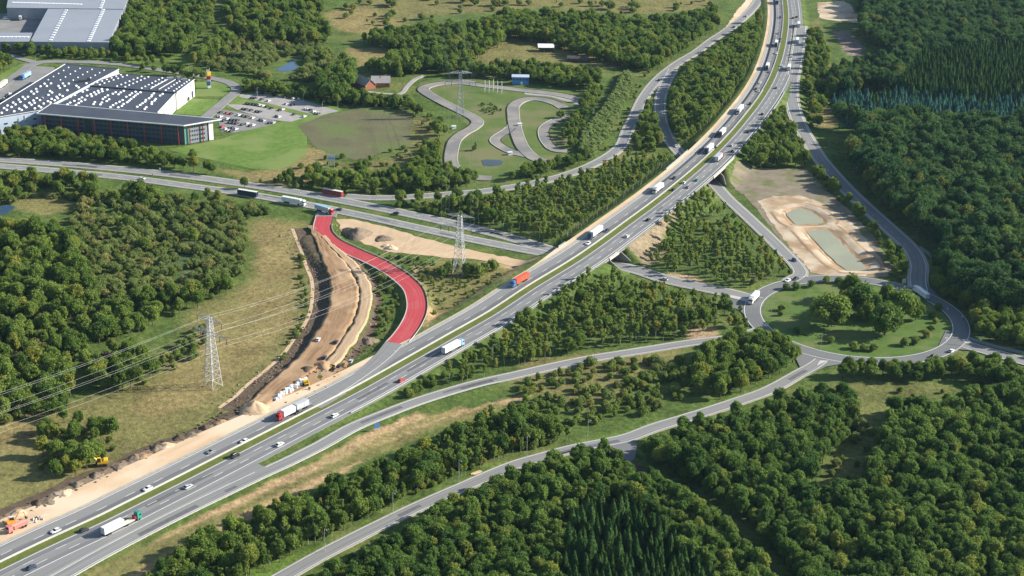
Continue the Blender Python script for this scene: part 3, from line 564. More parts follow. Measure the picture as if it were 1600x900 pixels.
for k in range(34):
    pl, lim = ((MW, 12), (MW, 12), (LU, 3.4), (LL, 3.2), (RS, 3), (RA, 2.6))[k % 6]; i0 = r_.randrange(4, len(pl)-20); o_ = r_.uniform(-lim, lim-3)
    if pl is MW and -4.5 < o_ < 3: o_ = 6.2
    ribbon('repair_patch', pl[i0:i0+r_.randrange(3, 14)], o_, o_+r_.uniform(1.2, 3.0), .058 if pl is not MW else .028, pm, mw if pl is MW else None, 0, kind='structure' if pl is not MW else None)
for o_ in (-3.4, -1.7, 1.5, 3.2): ribbon('tyre_track', RED, o_-.3, o_+.3, .085, M['red_worn'], rd, 0)
# roundabout splitter islands
def isl(px, nm='splitter_island'):
    pw = poly_px(px); b = MB(); b.prism([tuple(q[:2]) for q in pw], -.1, .2); return tag(b.build(nm, M['concrete']), kind='structure')
isl([(1128, 459), (1150, 463), (1172, 468), (1168, 472), (1148, 467), (1128, 462)]); isl([(1281, 563.5), (1294, 564), (1284, 567.5), (1276, 571)]); isl([(1503, 531), (1512, 530), (1520, 537), (1508, 537)])

# ------------------------------------------------------------------ bridges and barriers
def crossing(pl, o=0.0):
    q = offset(MW, o); d = ((q[:, None, :2]-pl[None, :, :2])**2).sum(2); k = np.unravel_index(d.argmin(), d.shape); return k
def bridge(label, plA, plB, half, wide=15.4):
    """deck with edge beams over the road(s) plA..plB, abutment walls either side"""
    ka = min(crossing(plA, -14)[0], crossing(plA, 14)[0], crossing(plB, -14)[0], crossing(plB, 14)[0]); kb = max(crossing(plA, -14)[0], crossing(plA, 14)[0], crossing(plB, -14)[0], crossing(plB, 14)[0])
    st = np.linalg.norm(MW[1, :2]-MW[0, :2]); n = int(half/st)+1
    seg = MW[max(0, ka-n):kb+n]
    root = empty('road_bridge', tuple(seg[len(seg)//2]*[1, 1, 0]), 0, label, 'bridge'); off0 = Vector(root.location)
    def loc(o): o.location = -off0; return o
    loc(ribbon('deck', seg, -17.5, wide, -.10, M['concrete_dark'], root, 1.1))
    lo_ = ribbon('deck_underside', seg, -17.5, wide, -1.15, M['concrete_dark'], root, 0); loc(lo_)
    for o_ in (-17.3, wide-.1):
        loc(ribbon('edge_beam', seg, o_-.35, o_+.35, .22, M['concrete'], root, 1.3))
        b = MB(); q = offset(seg, o_); b.tube([tuple(p+np.array([0, 0, 1.1])) for p in q[::3]], .09); b.tube([tuple(p+np.array([0, 0, .7])) for p in q[::3]], .07)
        for p in q[::2]: b.bar(p, p+np.array([0, 0, 1.1]), .05)
        loc(b.build('railing', M['rail'], root))
    for pl, sd in ((plA, -1), (plB, 1)):
        # abutment wall alongside the lower road, below the deck
        ky = [crossing(pl, o)[1] for o in (-17, 15)]; k0, k1 = min(ky), max(ky); s2 = np.linalg.norm(pl[1, :2]-pl[0, :2]); ex = int(9/s2)
        q = offset(pl[max(0, k0-ex):k1+ex+1], sd*(6.6 if pl is not NB else 5.6)); m = len(q)
        top = np.interp(np.arange(m), [0, ex, m-1-ex, m-1], [1.2, 5.3, 5.3, 1.2]); b = MB()
        for j in range(m-1):
            nrm = normals(q)*sd*.6
            a0, a1 = q[j], q[j+1]; c0, c1 = a0.copy(), a1.copy(); c0[:2] += nrm[j]; c1[:2] += nrm[j+1]
            vs = [(a0[0], a0[1], -.3), (a1[0], a1[1], -.3), (a1[0], a1[1], top[j+1]), (a0[0], a0[1], top[j]), (c0[0], c0[1], -.3), (c1[0], c1[1], -.3), (c1[0], c1[1], top[j+1]), (c0[0], c0[1], top[j])]
            b.add(vs, [(0, 1, 2, 3), (5, 4, 7, 6), (3, 2, 6, 7)])
        loc(b.build('abutment', M['concrete_dark'], root))
    return root
bridge('concrete motorway bridge over the local road, nearer the long red lorry', LU, LL, 5)
bridge('concrete motorway bridge over the narrow country road near the green basins', NB, NB, 6)

def guard_rail(label, pl, o, group, pale=True, h=.75):
    q = offset(pl, o)
    root = empty('guard_rail', tuple(q[len(q)//2]), 0, label, 'guard rail', group); c = q[len(q)//2]
    b = MB(); r = q-c
    for a, d in zip(r[:-1], r[1:]):
        n_ = np.array([(d-a)[1], -(d-a)[0], 0]); n_ = n_/np.linalg.norm(n_)*.09
        vs = [a-n_+[0, 0, h-.35], a+n_+[0, 0, h-.35], a+n_+[0, 0, h], a-n_+[0, 0, h], d-n_+[0, 0, h-.35], d+n_+[0, 0, h-.35], d+n_+[0, 0, h], d-n_+[0, 0, h]]
        b.add(vs, [(0, 1, 5, 4), (1, 2, 6, 5), (2, 3, 7, 6), (3, 0, 4, 7)])
    b.build('beam', M['rail'], root)
    b = MB()
    for p in r[::1]: b.box((p[0], p[1], p[2]+(h-.35)/2-.1), (.14, .14, h-.15))
    tag(b.build('posts', M['steel'], root), kind='stuff')
vis = MW[int(nM*.03):]
kk = [int(np.argmin(np.hypot(*(MW[:, :2]-P(u_, v_, z_)[:2]).T))) for u_, v_, z_ in ((75, 849, 0), (897, 408, 6.5), (1040, 306, 6.5), (640, 562, 2), (1200, 140, 5))]
guard_rail('long pale steel guard rail along the far edge of the grass median', MW, -2.45, 'median guard rails')
guard_rail('second pale steel guard rail close behind the first on the grass median', MW[:kk[4]], -1.75, 'median guard rails')
guard_rail('steel guard rail along the motorway verge above the young plantation', MW[kk[3]-20:kk[4]], 14.7, 'verge guard rails')
guard_rail('steel guard rail along the outer edge of the joining slip road', RA[int(len(RA)*.35):], -4.6, 'verge guard rails')
guard_rail('steel guard rail on the outside bend of the red slip road', RED[8:-2], -5.9, 'verge guard rails')
# temporary barrier towards the roadworks, upper part of the motorway
tb = offset(MW[kk[2]:], -9.4); b = MB(); c0 = tb[0].copy()
root = empty('temporary_barrier', tuple(c0), 0, 'dark temporary barrier beside the sandy strip on the upper motorway', 'barrier')
for j in range(0, len(tb)-2, 2):
    a, d = tb[j]-c0, tb[j+2]-c0; m_ = (a+d)/2; L_ = np.linalg.norm((d-a)[:2])*.97
    b.box((m_[0], m_[1], m_[2]+.45), (L_, .5, .9), math.atan2((d-a)[1], (d-a)[0]), 0, 1, .5)
tag(b.build('barrier_blocks', M['chassis'], root), kind='stuff')

# ------------------------------------------------------------------ power line
def pylon(px, label, hgt=38, dirv=None, base=None, arm=(8.2, 11.2)):
    c = P(*px) if base is None else base; c = c.copy(); c[2] = zat(c[0], c[1])
    root = empty('power_pylon', tuple(c), math.atan2(dirv[1], dirv[0]), label, 'pylon', 'lattice pylons of the power line')
    def wid(z): return np.interp(z, [0, hgt*.70, hgt*.93, hgt], [3.1, 1.35, 1.0, .45])
    lv = [0, 5.0, 9.4, 13.3, 16.8, 20, 22.9, 25.6, 28, 30.2, 32.2, 34.0, 35.6, hgt]; lv = [z*hgt/38 for z in lv]
    cs = ((-1, -1), (1, -1), (1, 1), (-1, 1))
    for sx, sy in cs:
        b = MB()
        for z0, z1 in zip(lv[:-1], lv[1:]): b.bar((sx*wid(z0), sy*wid(z0), z0), (sx*wid(z1), sy*wid(z1), z1), .17)
        b.build('leg', M['steel'], root)
    b = MB()
    for z0, z1 in zip(lv[:-1], lv[1:]):
        w0, w1 = wid(z0), wid(z1)
        for (ax_, ay_), (bx_, by_) in zip(cs, cs[1:]+cs[:1]):
            b.bar((ax_*w0, ay_*w0, z0), (bx_*w1, by_*w1, z1), .09); b.bar((bx_*w0, by_*w0, z0), (ax_*w1, ay_*w1, z1), .09); b.bar((ax_*w1, ay_*w1, z1), (bx_*w1, by_*w1, z1), .07)
    b.build('bracing', M['steel'], root)
    at = []
    for lev, ln in ((.93, arm[0]), (.74, arm[1])):
        z = hgt*lev; w = wid(z)
        for sd in (-1, 1):
            b = MB(); tip = (0, sd*ln, z+.5)
            for sx in (-1, 1):
                b.bar((sx*w, sd*w, z), tip, .13); b.bar((sx*w, sd*w, z+1.9), tip, .11)
            for k in range(1, 5):
                t = k/5; y_ = sd*(w+(ln-w)*t); q = w*(1-t); zz = z+.5*t; zt = z+1.9+(-1.4)*t
                b.bar((q, y_, zz), (-q, y_, zz), .07); b.bar((q, y_, zz), (q, y_-sd*(ln-w)/5, zt), .07); b.bar((-q, y_, zz), (-q, y_-sd*(ln-w)/5, zt), .07)
            b.build('cross_arm', M['steel'], root)
            for yy in ((ln,) if lev > .9 else (ln, ln*.58)):
                zi = z+.5*(yy/ln); i_ = MB(); i_.bar((0, sd*yy, zi), (0, sd*yy, zi-3.2), .12, 6)
                for q in range(6): i_.bar((0, sd*yy, zi-.5-q*.42), (0, sd*yy, zi-.62-q*.42), .24, 6)
                i_.build('insulator', M['chassis'], root); at.append((0, sd*yy, zi-3.2))
    at.append((0, 0, hgt))
    mt = Matrix.Translation(Vector(c)) @ Matrix.Rotation(math.atan2(dirv[1], dirv[0]), 4, 'Z')
    return [mt @ Vector(a) for a in at]
p1, p2, p3 = P(333, 602), P(718, 425), P(719, 183); p0 = p1+(p1-p2)*1.15+np.array([-25, 20, 0]); p4 = p3+np.array([-30, 420, 0])
nd = lambda v: (v/np.linalg.norm(v))[:2]
A1 = pylon(None, 'pale lattice pylon standing in the dry meadow', 37, nd(p2-p1), p1)
A2 = pylon(None, 'lattice pylon among bushes between the local road and the motorway', 36, nd(nd(p2-p1)*.6+nd(p3-p2)*.55), p2, (8.5, 11.5))
A3 = pylon(None, 'faint lattice pylon inside the kart track loop', 36, nd(p3-p2), p3)
A0 = [a+Vector(p0-p1) for a in A1]; A4 = [a+Vector(p4-p3) for a in A3]
wl = ['upper', 'lower outer', 'lower inner']
for S, T, sag, lab in ((A0, A1, 5.0, 'running off over the dark copper beech'), (A1, A2, 6.5, 'strung between the meadow pylon and the pylon in the bushes'), (A2, A3, 7.5, 'strung from the pylon in the bushes to the kart track'), (A3, A4, 7.0, 'running away over the far woods from the kart track')):
    for a, t in zip(S, T):
        pts = [tuple(a.lerp(t, k/16)-Vector((0, 0, sag*4*(k/16)*(1-k/16)))) for k in range(17)]; c = Vector(pts[8])
        b = MB(); b.tube([tuple(Vector(p)-c) for p in pts], .042, 3); tag(b.build('power_cable', M['wire'], None, tuple(c)), 'thin power cable '+lab, 'cable', 'cables of the power line')

# ------------------------------------------------------------------ buildings
BMT = dict(roof_dark=mat('dark_roofing', (.050, .060, .082), (.075, .086, .11), .05, .7, .3, c3=(.062, .072, .095), scale3=.02), roof_grey=mat('grey_roofing', (.25, .275, .315), (.30, .325, .36), .03, .6, .4, c3=(.28, .30, .34), scale3=.015),
  wall_pale=mat('pale_cladding', (.66, .64, .58), (.74, .72, .66), .1, .7, .3), wall_dark=mat('dark_cladding', (.065, .08, .115), (.09, .105, .145), .1, .6, .3), wall_grey=mat('grey_cladding', (.24, .26, .30), (.30, .32, .36), .1, .6, .3), wall_blue=mat('blue_grey_cladding', (.38, .46, .58), (.46, .54, .64), .1, .6, .3), glass=mat('dark_facade_glass', (.035, .045, .06), (.06, .07, .085), .15, .2, .6), red=mat('red_column', (.42, .07, .05), None, rough=.5),
  white=mat('white_trim', (.80, .80, .78), None, rough=.6), dome=mat('skylight_dome', (.80, .81, .82), None, rough=.3, spec=.5), brick=mat('red_brick', (.34, .13, .08), (.42, .17, .10), .6, .9), tile=mat('grey_tile_roof', (.33, .31, .31), (.40, .37, .36), .5, .8), blue=mat('blue_boarding', (.06, .20, .48), (.09, .26, .55), .3, .6), dkwood=mat('dark_wood', (.07, .065, .06), (.11, .10, .09), .4, .9), green=mat('green_pane', (.16, .34, .28), None, rough=.3))
def inset(poly, d):
    poly = [np.array(p[:2]) for p in poly]; n = len(poly); a = sum(poly[i][0]*poly[(i+1) % n][1]-poly[(i+1) % n][0]*poly[i][1] for i in range(n)); sg = 1 if a > 0 else -1; out = []
    for i in range(n):
        p0_, p1_, p2_ = poly[i-1], poly[i], poly[(i+1) % n]; e1 = (p1_-p0_)/np.linalg.norm(p1_-p0_); e2 = (p2_-p1_)/np.linalg.norm(p2_-p1_)
        n1 = np.array([-e1[1], e1[0]])*sg; n2 = np.array([-e2[1], e2[0]])*sg; bis = n1+n2; bis = bis/max(.35, np.dot(bis, n1)); out.append(p1_+bis*d)
    return out
def block(root, c, px, z, wallm, roofm, eave=.4, zr=.5, wname='wall', z0=-.4):
    """walls up to z and a roof slab whose outline is the traced one"""
    rp = [P(a, b_, z)[:2]-c[:2] for a, b_ in px]; wp = inset(rp, eave)
    for a, b_ in zip(wp, wp[1:]+wp[:1]):
        m_ = MB(); d = b_-a; L_ = np.linalg.norm(d); n_ = np.array([-d[1], d[0]])/L_*.15
        m_.prism([tuple(a-n_*.98), tuple(b_-n_*.98), tuple(b_+n_), tuple(a+n_)], z0, z-zr+.01); m_.build(wname, wallm, root)
    m_ = MB(); m_.prism([tuple(p) for p in rp], z-zr, z); r = m_.build('roof', roofm, root)
    return rp, wp, r
dome = MB()
for k in range(3):
    ra_, rb_ = (1.0, .85, .5, 0.05)[k:k+2]; za, zb = (0, .45, .72, .85)[k:k+2]
    dome.add([(ra_*math.cos(t)*1.3, ra_*math.sin(t)*.8, za) for t in np.linspace(0, 2*math.pi, 8, endpoint=False)]+[(rb_*math.cos(t)*1.3, rb_*math.sin(t)*.8, zb) for t in np.linspace(0, 2*math.pi, 8, endpoint=False)], [(i, (i+1) % 8, 8+(i+1) % 8, 8+i) for i in range(8)])
dome_me = dome.mesh('skylight', BMT['dome'], True)
def bil(q, s, t): q = [np.asarray(x[:2]) for x in q]; return (q[0]*(1-s)+q[1]*s)*(1-t)+(q[3]*(1-s)+q[2]*s)*t
def domes(roof, quad, z, ss, ts, sc=1.0, keep=1.0, jit=0.0, seed=1):
    r = random.Random(seed); ex = np.asarray(quad[3][:2])-np.asarray(quad[0][:2]); an = math.atan2(ex[1], ex[0])
    for t in ts:
        for s in ss:
            if r.random() > keep: continue
            p = bil(quad, s+r.uniform(-jit, jit), t+r.uniform(-jit, jit)*.6); o = link('skylight', dome_me, roof, (p[0], p[1], z+.02), an); o.scale = (sc, sc, sc)
# factory hall: three joined blocks
c = P(150, 165); hall = empty('factory_hall', tuple(c), 0, 'wide factory hall with dark flat roofs dotted with white skylights', 'factory'); bmw = MB()
q1 = [(102, 100), (186, 108), (66, 172), (-45, 190)]; q2 = [(187, 115), (304, 124), (276, 145), (130, 133)]; q3 = [(129, 134), (274, 146), (246, 176), (50, 165)]
rp1, wp1, r1 = block(hall, c, q1, 13.6, BMT['wall_blue'], BMT['roof_dark']); rp2, wp2, r2 = block(hall, c, q2, 12.6, BMT['wall_pale'], BMT['roof_dark']); rp3, wp3, r3 = block(hall, c, q3, 12.0, BMT['wall_pale'], BMT['roof_dark'])
domes(r1, rp1, 13.6, [.15, .36, .58, .8], [.06, .12, .18, .24, .30], .75); domes(r1, rp1, 13.6, [.2, .3, .5, .6, .8, .9], np.linspace(.38, .92, 12), 1.2, .82, .012, 3)
domes(r2, rp2, 12.6, [.06, .14, .33, .42, .6, .68, .86, .95], np.linspace(.1, .9, 7), .85, .97)
domes(r3, rp3, 12.0, [.07, .13, .24, .30, .42, .48, .60, .66, .80, .88], np.linspace(.1, .88, 10), 1.15, .85, .010, 5)
for rp, z in ((rp1, 13.6), (rp2, 12.6), (rp3, 12.0)):
    for a, b_ in zip(rp, rp[1:]+rp[:1]):
        d = b_-a; m_ = MB(); m_.box((*((a+b_)/2), z+.12), (np.linalg.norm(d)-.05, .5, .26), math.atan2(d[1], d[0])); m_.build('parapet', BMT['white' if abs(d[1]) > abs(d[0])*.5 else 'roof_dark'], hall)
def panel(root, a, b_, s0, s1, z0, z1, m, name, out=.12, th=.12):
    """thin panel on a wall that runs from a to b_ (outside to the right of a->b_)"""
    a = np.asarray(a); b_ = np.asarray(b_); d = b_-a; L_ = np.linalg.norm(d); t = d/L_; n_ = np.array([t[1], -t[0]]); p = a+d*(s0+s1)/2+n_*(out+.15)
    m_ = MB(); m_.box((p[0], p[1], (z0+z1)/2), (L_*(s1-s0), th, z1-z0), math.atan2(d[1], d[0])); return m_.build(name, m, root)
def ccw(w): n = len(w); return w if sum(w[i][0]*w[(i+1) % n][1]-w[(i+1) % n][0]*w[i][1] for i in range(n)) > 0 else w[::-1]
# right-hand wall of the hall: doors
w2 = ccw(wp2); w3 = ccw(wp3)
def side(w, dirv): return max(((w[i], w[(i+1) % len(w)]) for i in range(len(w))), key=lambda e: (lambda d: (d[1]*dirv[0]-d[0]*dirv[1])/np.linalg.norm(d))(e[1]-e[0]))
e2 = side(w2, (1, -.2)); panel(hall, *e2, .80, .9, 0, 5, BMT['glass'], 'door'); panel(hall, *e2, .55, .68, 0, 3, BMT['glass'], 'door'); panel(hall, *e2, .72, .78, 9.4, 11.2, BMT['red'], 'sign_panel')
e3 = side(w3, (1, -.2)); panel(hall, *e3, .3, .36, 0, 7, BMT['glass'], 'door')
e1 = side(ccw(wp1), (0, -1))
for s in (.42, .56, .7, .84): panel(hall, *e1, s, s+.06, 2.5, 4.0, BMT['glass'], 'window'); panel(hall, *e1, s+.02, s+.07, 7.5, 8.6, BMT['glass'], 'window')
for (s_, t_), sz in (((.78, .33), (6, 3, 1.6)), ((.85, .30), (2.5, 2.5, 2.4)), ((.6, .7), (3, 2, 1.2))):
    p = bil(rp1, s_, t_); m_ = MB(); m_.box((p[0], p[1], 13.6+sz[2]/2), sz, .3); m_.build('roof_plant', M['chassis'], r1)
for (s_, t_), sz in (((.72, .14), (5, 3, 1.8)), ((.82, .1), (2.4, 2.4, 2.2)), ((.9, .12), (4, 2, 1.4))):
    p = bil(rp2, s_, t_); m_ = MB(); m_.box((p[0], p[1], 12.6+sz[2]/2), sz, .3); m_.build('roof_plant', BMT['wall_grey'], r2)
for s_ in (.70, .79):
    m_ = MB(); pa, pb = bil(rp2, s_, .1), bil(rp2, s_, .92); m_.bar((*pa, 13.1), (*pb, 13.1), .35, 6); m_.build('roof_duct', M['steel'], r2)
# office block in front
c = P(190, 215); off = empty('office_block', tuple(c), 0, 'long dark office block with red columns and a flat overhanging roof', 'office'); Z = 14.5
rp, wp, rf = block(off, c, [(57, 177), (80, 162), (346, 186), (287, 196)], Z, BMT['wall_dark'], BMT['roof_dark'], 2.6, .6)
for a, b_ in zip(rp, rp[1:]+rp[:1]):
    d = b_-a; m_ = MB(); m_.box((*((a+b_)/2), Z-.25), (np.linalg.norm(d)+.3, .55, .75), math.atan2(d[1], d[0])); m_.build('roof_edge', BMT['white'], off)
W_ = ccw(wp); ef = side(W_, (0, -1)); es = side(W_, (1, -.6)); Lf = np.linalg.norm(ef[1]-ef[0])
for fl in range(4):
    z0 = 1.6+fl*3.2
    for k in range(34):
        s = .02+k*.028
        if .30 < s < .36: continue
        panel(off, *ef, s, s+.021, z0, z0+1.5, BMT['glass'], 'window')
panel(off, *ef, .305, .352, .3, 13, BMT['glass'], 'glazed_stair')
for k in range(9):
    p = ef[0]+(ef[1]-ef[0])*(.03+k*.117); t = (ef[1]-ef[0])/Lf; n_ = np.array([t[1], -t[0]])*1.9; m_ = MB(); m_.box((p[0]+n_[0], p[1]+n_[1], Z/2-.4), (.55, .55, Z-.4)); m_.build('column', BMT['red'], off)
for fl in range(4):
    for k in range(7): panel(off, *es, .18+k*.08, .18+k*.08+.045, 1.8+fl*3.1, 3.1+fl*3.1, BMT['glass'], 'window')
panel(off, *es, .0, .15, 0, 12.5, BMT['green'], 'glazed_corner', .16); panel(off, *es, .155, .80, .2, 13.2, BMT['wall_grey'], 'cladding', .02, .1); panel(off, *es, .84, .99, 0, 13.7, BMT['white'], 'cladding', .3, .6)
for s in (.16, .62): 
    p = es[0]+(es[1]-es[0])*s; t = (es[1]-es[0])/np.linalg.norm(es[1]-es[0]); m_ = MB(); m_.box((p[0]+t[1]*1.2, p[1]-t[0]*1.2, Z/2-.4), (.6, .6, Z-.4)); m_.build('column', BMT['red'], off)
# warehouse
c = P(100, 66); wh = empty('warehouse', tuple(c), 0, 'large grey flat roofed warehouse with an open yard', 'warehouse'); Z = 9.5
rpA, wpA, rA = block(wh, c, [(75, 13.5), (192, 15), (170, 66), (47, 65)], Z, BMT['wall_grey'], BMT['roof_grey']); rpB, wpB, rB = block(wh, c, [(18, -30), (212, -28), (193, 14), (10, 12)], Z+.6, BMT['wall_grey'], BMT['roof_grey']); rpC, wpC, rC = block(wh, c, [(-60, 51), (50.5, 51), (45.5, 65), (-60, 65)], Z-.4, BMT['wall_grey'], BMT['roof_grey'])
slab = MB(); slab.box((0, 0, .2), (2.6, 3.2, .4)); slab_me = slab.mesh('roof_light', BMT['dome'])
def lights(roof, quad, z, pts):
    for (s0, t0), (s1, t1), n in pts:
        for k in range(n): p = bil(quad, s0+(s1-s0)*k/(n-1), t0+(t1-t0)*k/(n-1)); link('roof_light', slab_me, roof, (p[0], p[1], z+.02))
lights(rA, rpA, Z, [((.25, .05), (.25, .95), 14), ((.74, .02), (.74, .97), 18)]); lights(rB, rpB, Z+.6, [((.05, .82), (.62, .86), 20), ((.8, .3), (.8, .98), 12)]); lights(rC, rpC, Z-.4, [((.3, .5), (.95, .5), 12)])
# block tower
c = P(327, 137); tw = empty('block_tower', tuple(c), .3, 'tall colourful tower of giant stacked toy blocks on the lawn', 'tower')
zb = 0
for col, w, h_ in (('white', 2.6, 1.8), ('black', 2.2, .8), ('blue', 3.0, 2.6), ('white', 2.4, 1.5), ('red', 3.1, 2.6), ('white', 2.2, .7), ('yellow', 3.0, 2.6), ('white', 2.5, 2.2), ('black', 1.9, 1.2)):
    m_ = MB(); m_.box((random.uniform(-.3, .3), random.uniform(-.3, .3), zb+h_/2), (w, w*.8, h_), random.uniform(-.25, .25))
    for sx in (-.25, .25):
        for sy in (-.25, .25): m_.bar((sx*w, sy*w*.8, zb+h_-.02), (sx*w, sy*w*.8, zb+h_+.35), .4, 8)
    m_.build('block', PAINT[col], tw); zb += h_-.002
# farmhouse: two gabled wings
def gable(root, c, a, b_, w, h_, rh, wallm, roofm):
    """wing along a->b_, width w"""
    a = np.asarray(a[:2])-c[:2]; b_ = np.asarray(b_[:2])-c[:2]; d = b_-a; L_ = np.linalg.norm(d); t = d/L_; n_ = np.array([-t[1], t[0]])*w/2
    A_ = [a-n_, b_-n_, b_+n_, a+n_]; m_ = MB(); m_.prism([tuple(p) for p in A_], -.3, h_)
    m_.add([(*A_[0], h_), (*A_[3], h_), (*a, h_+rh)], [(0, 2, 1)]); m_.add([(*A_[1], h_), (*A_[2], h_), (*b_, h_+rh)], [(0, 1, 2)]); m_.build('wall', wallm, root)
    e = t*.6; k = 1.12; m_ = MB()
    for sg in (-1, 1):
        p = [a-e+n_*sg*k, b_+e+n_*sg*k, b_+e, a-e]; zz = [h_-rh*(k-1), h_-rh*(k-1), h_+rh+.05, h_+rh+.05]; vs = [(*p[i], zz[i]+dz_) for dz_ in (0, .3) for i in range(4)]
        m_.add(vs, [(0, 1, 2, 3), (7, 6, 5, 4), (0, 4, 5, 1), (1, 5, 6, 2), (2, 6, 7, 3), (3, 7, 4, 0)])
    rf = m_.build('roof', roofm, root)
    for k_ in np.linspace(.15, .85, max(2, int(L_/5))):
        for sg in (-1, 1):
            p = a+d*k_+n_*sg*1.006; m_ = MB(); m_.box((*p, 1.6), (1.3, .14, 1.2), math.atan2(d[1], d[0])); m_.build('window', BMT['glass'], root)
    return rf
c = P(585, 138); fh = empty('farmhouse', tuple(c), 0, 'red brick farmhouse with two grey roofed wings among trees', 'house')
gable(fh, c, P(579, 139), P(560, 130), 9, 3.2, 4.2, BMT['brick'], BMT['tile']); rf = gable(fh, c, P(581, 133), P(609, 133), 9, 3.2, 4.0, BMT['brick'], BMT['tile'])
m_ = MB(); m_.box((4, 6.0, 7.6), (.9, .9, 1.4)); m_.build('chimney', BMT['brick'], rf)
# small buildings by the kart track and beyond
c = P(813, 132); kb = empty('track_hut', tuple(c), .0, 'blue two storey hut with a pale roof beside the kart track', 'hut')
m_ = MB(); m_.box((0, 3, 2.9), (13, 7, 6)); m_.build('wall', BMT['blue'], kb); m_ = MB(); m_.box((0, 3, 6.1), (14, 8.2, .4)); m_.build('roof', BMT['wall_blue'], kb)
for k in range(5): m_ = MB(); m_.box((-5+k*2.5, -.56, 4.2), (1.6, .14, 1.4)); m_.build('window', BMT['glass'], kb)
m_ = MB(); m_.box((1, -.56, 1.2), (1.6, .14, 2.4)); m_.build('door', BMT['white'], kb)
c = P(853, 79); sh = empty('open_barn', tuple(c), .05, 'open barn with a white sloping roof in the far meadow', 'barn')
for x_ in (-5.5, 0, 5.5):
    for y_ in (-3, 3): m_ = MB(); m_.box((x_, y_, 1.8), (.4, .4, 4.0)); m_.build('post', BMT['dkwood'], sh)
m_ = MB(); m_.box((0, 3.1, 1.6), (11.2, .2, 3.6)); m_.build('wall', BMT['dkwood'], sh); m_ = MB(); m_.add([(-7, -4.5, 3.4), (7, -4.5, 3.4), (7, 4.5, 4.6), (-7, 4.5, 4.6), (-7, -4.5, 3.7), (7, -4.5, 3.7), (7, 4.5, 4.9), (-7, 4.5, 4.9)], [(3, 2, 1, 0), (4, 5, 6, 7), (0, 1, 5, 4), (1, 2, 6, 5), (2, 3, 7, 6), (3, 0, 4, 7)]); m_.build('roof', BMT['white'], sh)
c = P(902, 95); sd = empty('dark_shed', tuple(c), -.12, 'low dark wooden shed with a small pale lean-to in the far meadow', 'shed'); gable(sd, np.zeros(3), (-8, 0), (8, 0), 6, 2.4, 1.6, BMT['dkwood'], BMT['dkwood']); m_ = MB(); m_.box((-3, 4.2, 1.4), (5, 2.4, 2.8)); m_.build('annexe', BMT['white'], sd)

# ------------------------------------------------------------------ vehicles
def car_meshes():
    """hatchback built from cross sections; x forward"""
    def loft(secs, mats, close=True):
        b = MB(); n = len(secs[0])
        for s_ in secs: b.v += [tuple(map(float, p)) for p in s_]
        for k in range(len(secs)-1):
            for i in range(n-1): b.f.append((k*n+i, k*n+i+1, (k+1)*n+i+1, (k+1)*n+i)); b.m.append(0)
        for base, rev in ((0, False), ((len(secs)-1)*n, True)):
            f = tuple(base+i for i in range(n)); b.f.append(f[::-1] if rev else f); b.m.append(0)
        return b
    prof = [(-2.15, .45, .74, .72), (-2.05, .30, .90, .84), (-1.4, .25, .96, .90), (0.0, .25, .95, .91), (1.0, .25, .92, .90), (1.75, .27, .78, .86), (2.1, .32, .66, .76), (2.2, .42, .56, .62)]
    secs = []
    for x, zb_, zt, hw in prof: secs.append([(x, -hw, zb_), (x, -hw, zt-.12), (x, -hw*.93, zt), (x, hw*.93, zt), (x, hw, zt-.12), (x, hw, zb_)])
    body = loft(secs, None)
    def cab(x0, x1, x2, x3, z0, z1, w0, w1): return [(x0, -w0, z0), (x3, -w0, z0), (x3, w0, z0), (x0, w0, z0), (x1, -w1, z1), (x2, -w1, z1), (x2, w1, z1), (x1, w1, z1)]
    g = MB(); g.add(cab(-2.0, -1.35, .25, 1.05, .90, 1.38, .84, .66), [(4, 5, 6, 7), (0, 1, 5, 4), (1, 2, 6, 5), (2, 3, 7, 6), (3, 0, 4, 7)])
    r = MB(); r.box((-.55, 0, 1.405), (1.72, 1.38, .06), taper=.92)
    for x_ in (-1.45, -.35): r.box((x_, .76, 1.12), (.10, .05, .46)); r.box((x_, -.76, 1.12), (.10, .05, .46))
    wh_ = MB(); wh_.bar((0, -.11, 0), (0, .11, 0), .32, 10)
    hl = MB(); hl.box((0, 0, 0), (.10, .34, .14)); 
    return body, g, r, wh_, hl
cb, cg, cr, cw, chl = car_meshes()
glass_me = cg.mesh('windows', M['glass']); wheel_me = cw.mesh('wheel', M['rubber']); head_me = chl.mesh('headlight', M['lamp_glass']); tail_me = chl.mesh('tail_light', M['tail_red'])
car_cache = {}
def car_parts(col):
    if col not in car_cache:
        full = MB()
        for src, mi in ((cb, 0), (cr, 0), (cg, 1)): full.add(src.v, src.f, mi)
        for x_ in (-1.35, 1.35):
            for y_ in (-.78, .78): full.bar((x_, y_-.11, .32), (x_, y_+.11, .32), .32, 8, 2)
        car_cache[col] = (cb.mesh('body', PAINT[col]), cr.mesh('roof', PAINT[col]), full.mesh('car', [PAINT[col], M['glass'], M['rubber']]))
    return car_cache[col]
def mz(x, y):
    d = np.hypot(MW[:, 0]-x, MW[:, 1]-y); k = d.argmin(); return MW[k, 2], d[k]
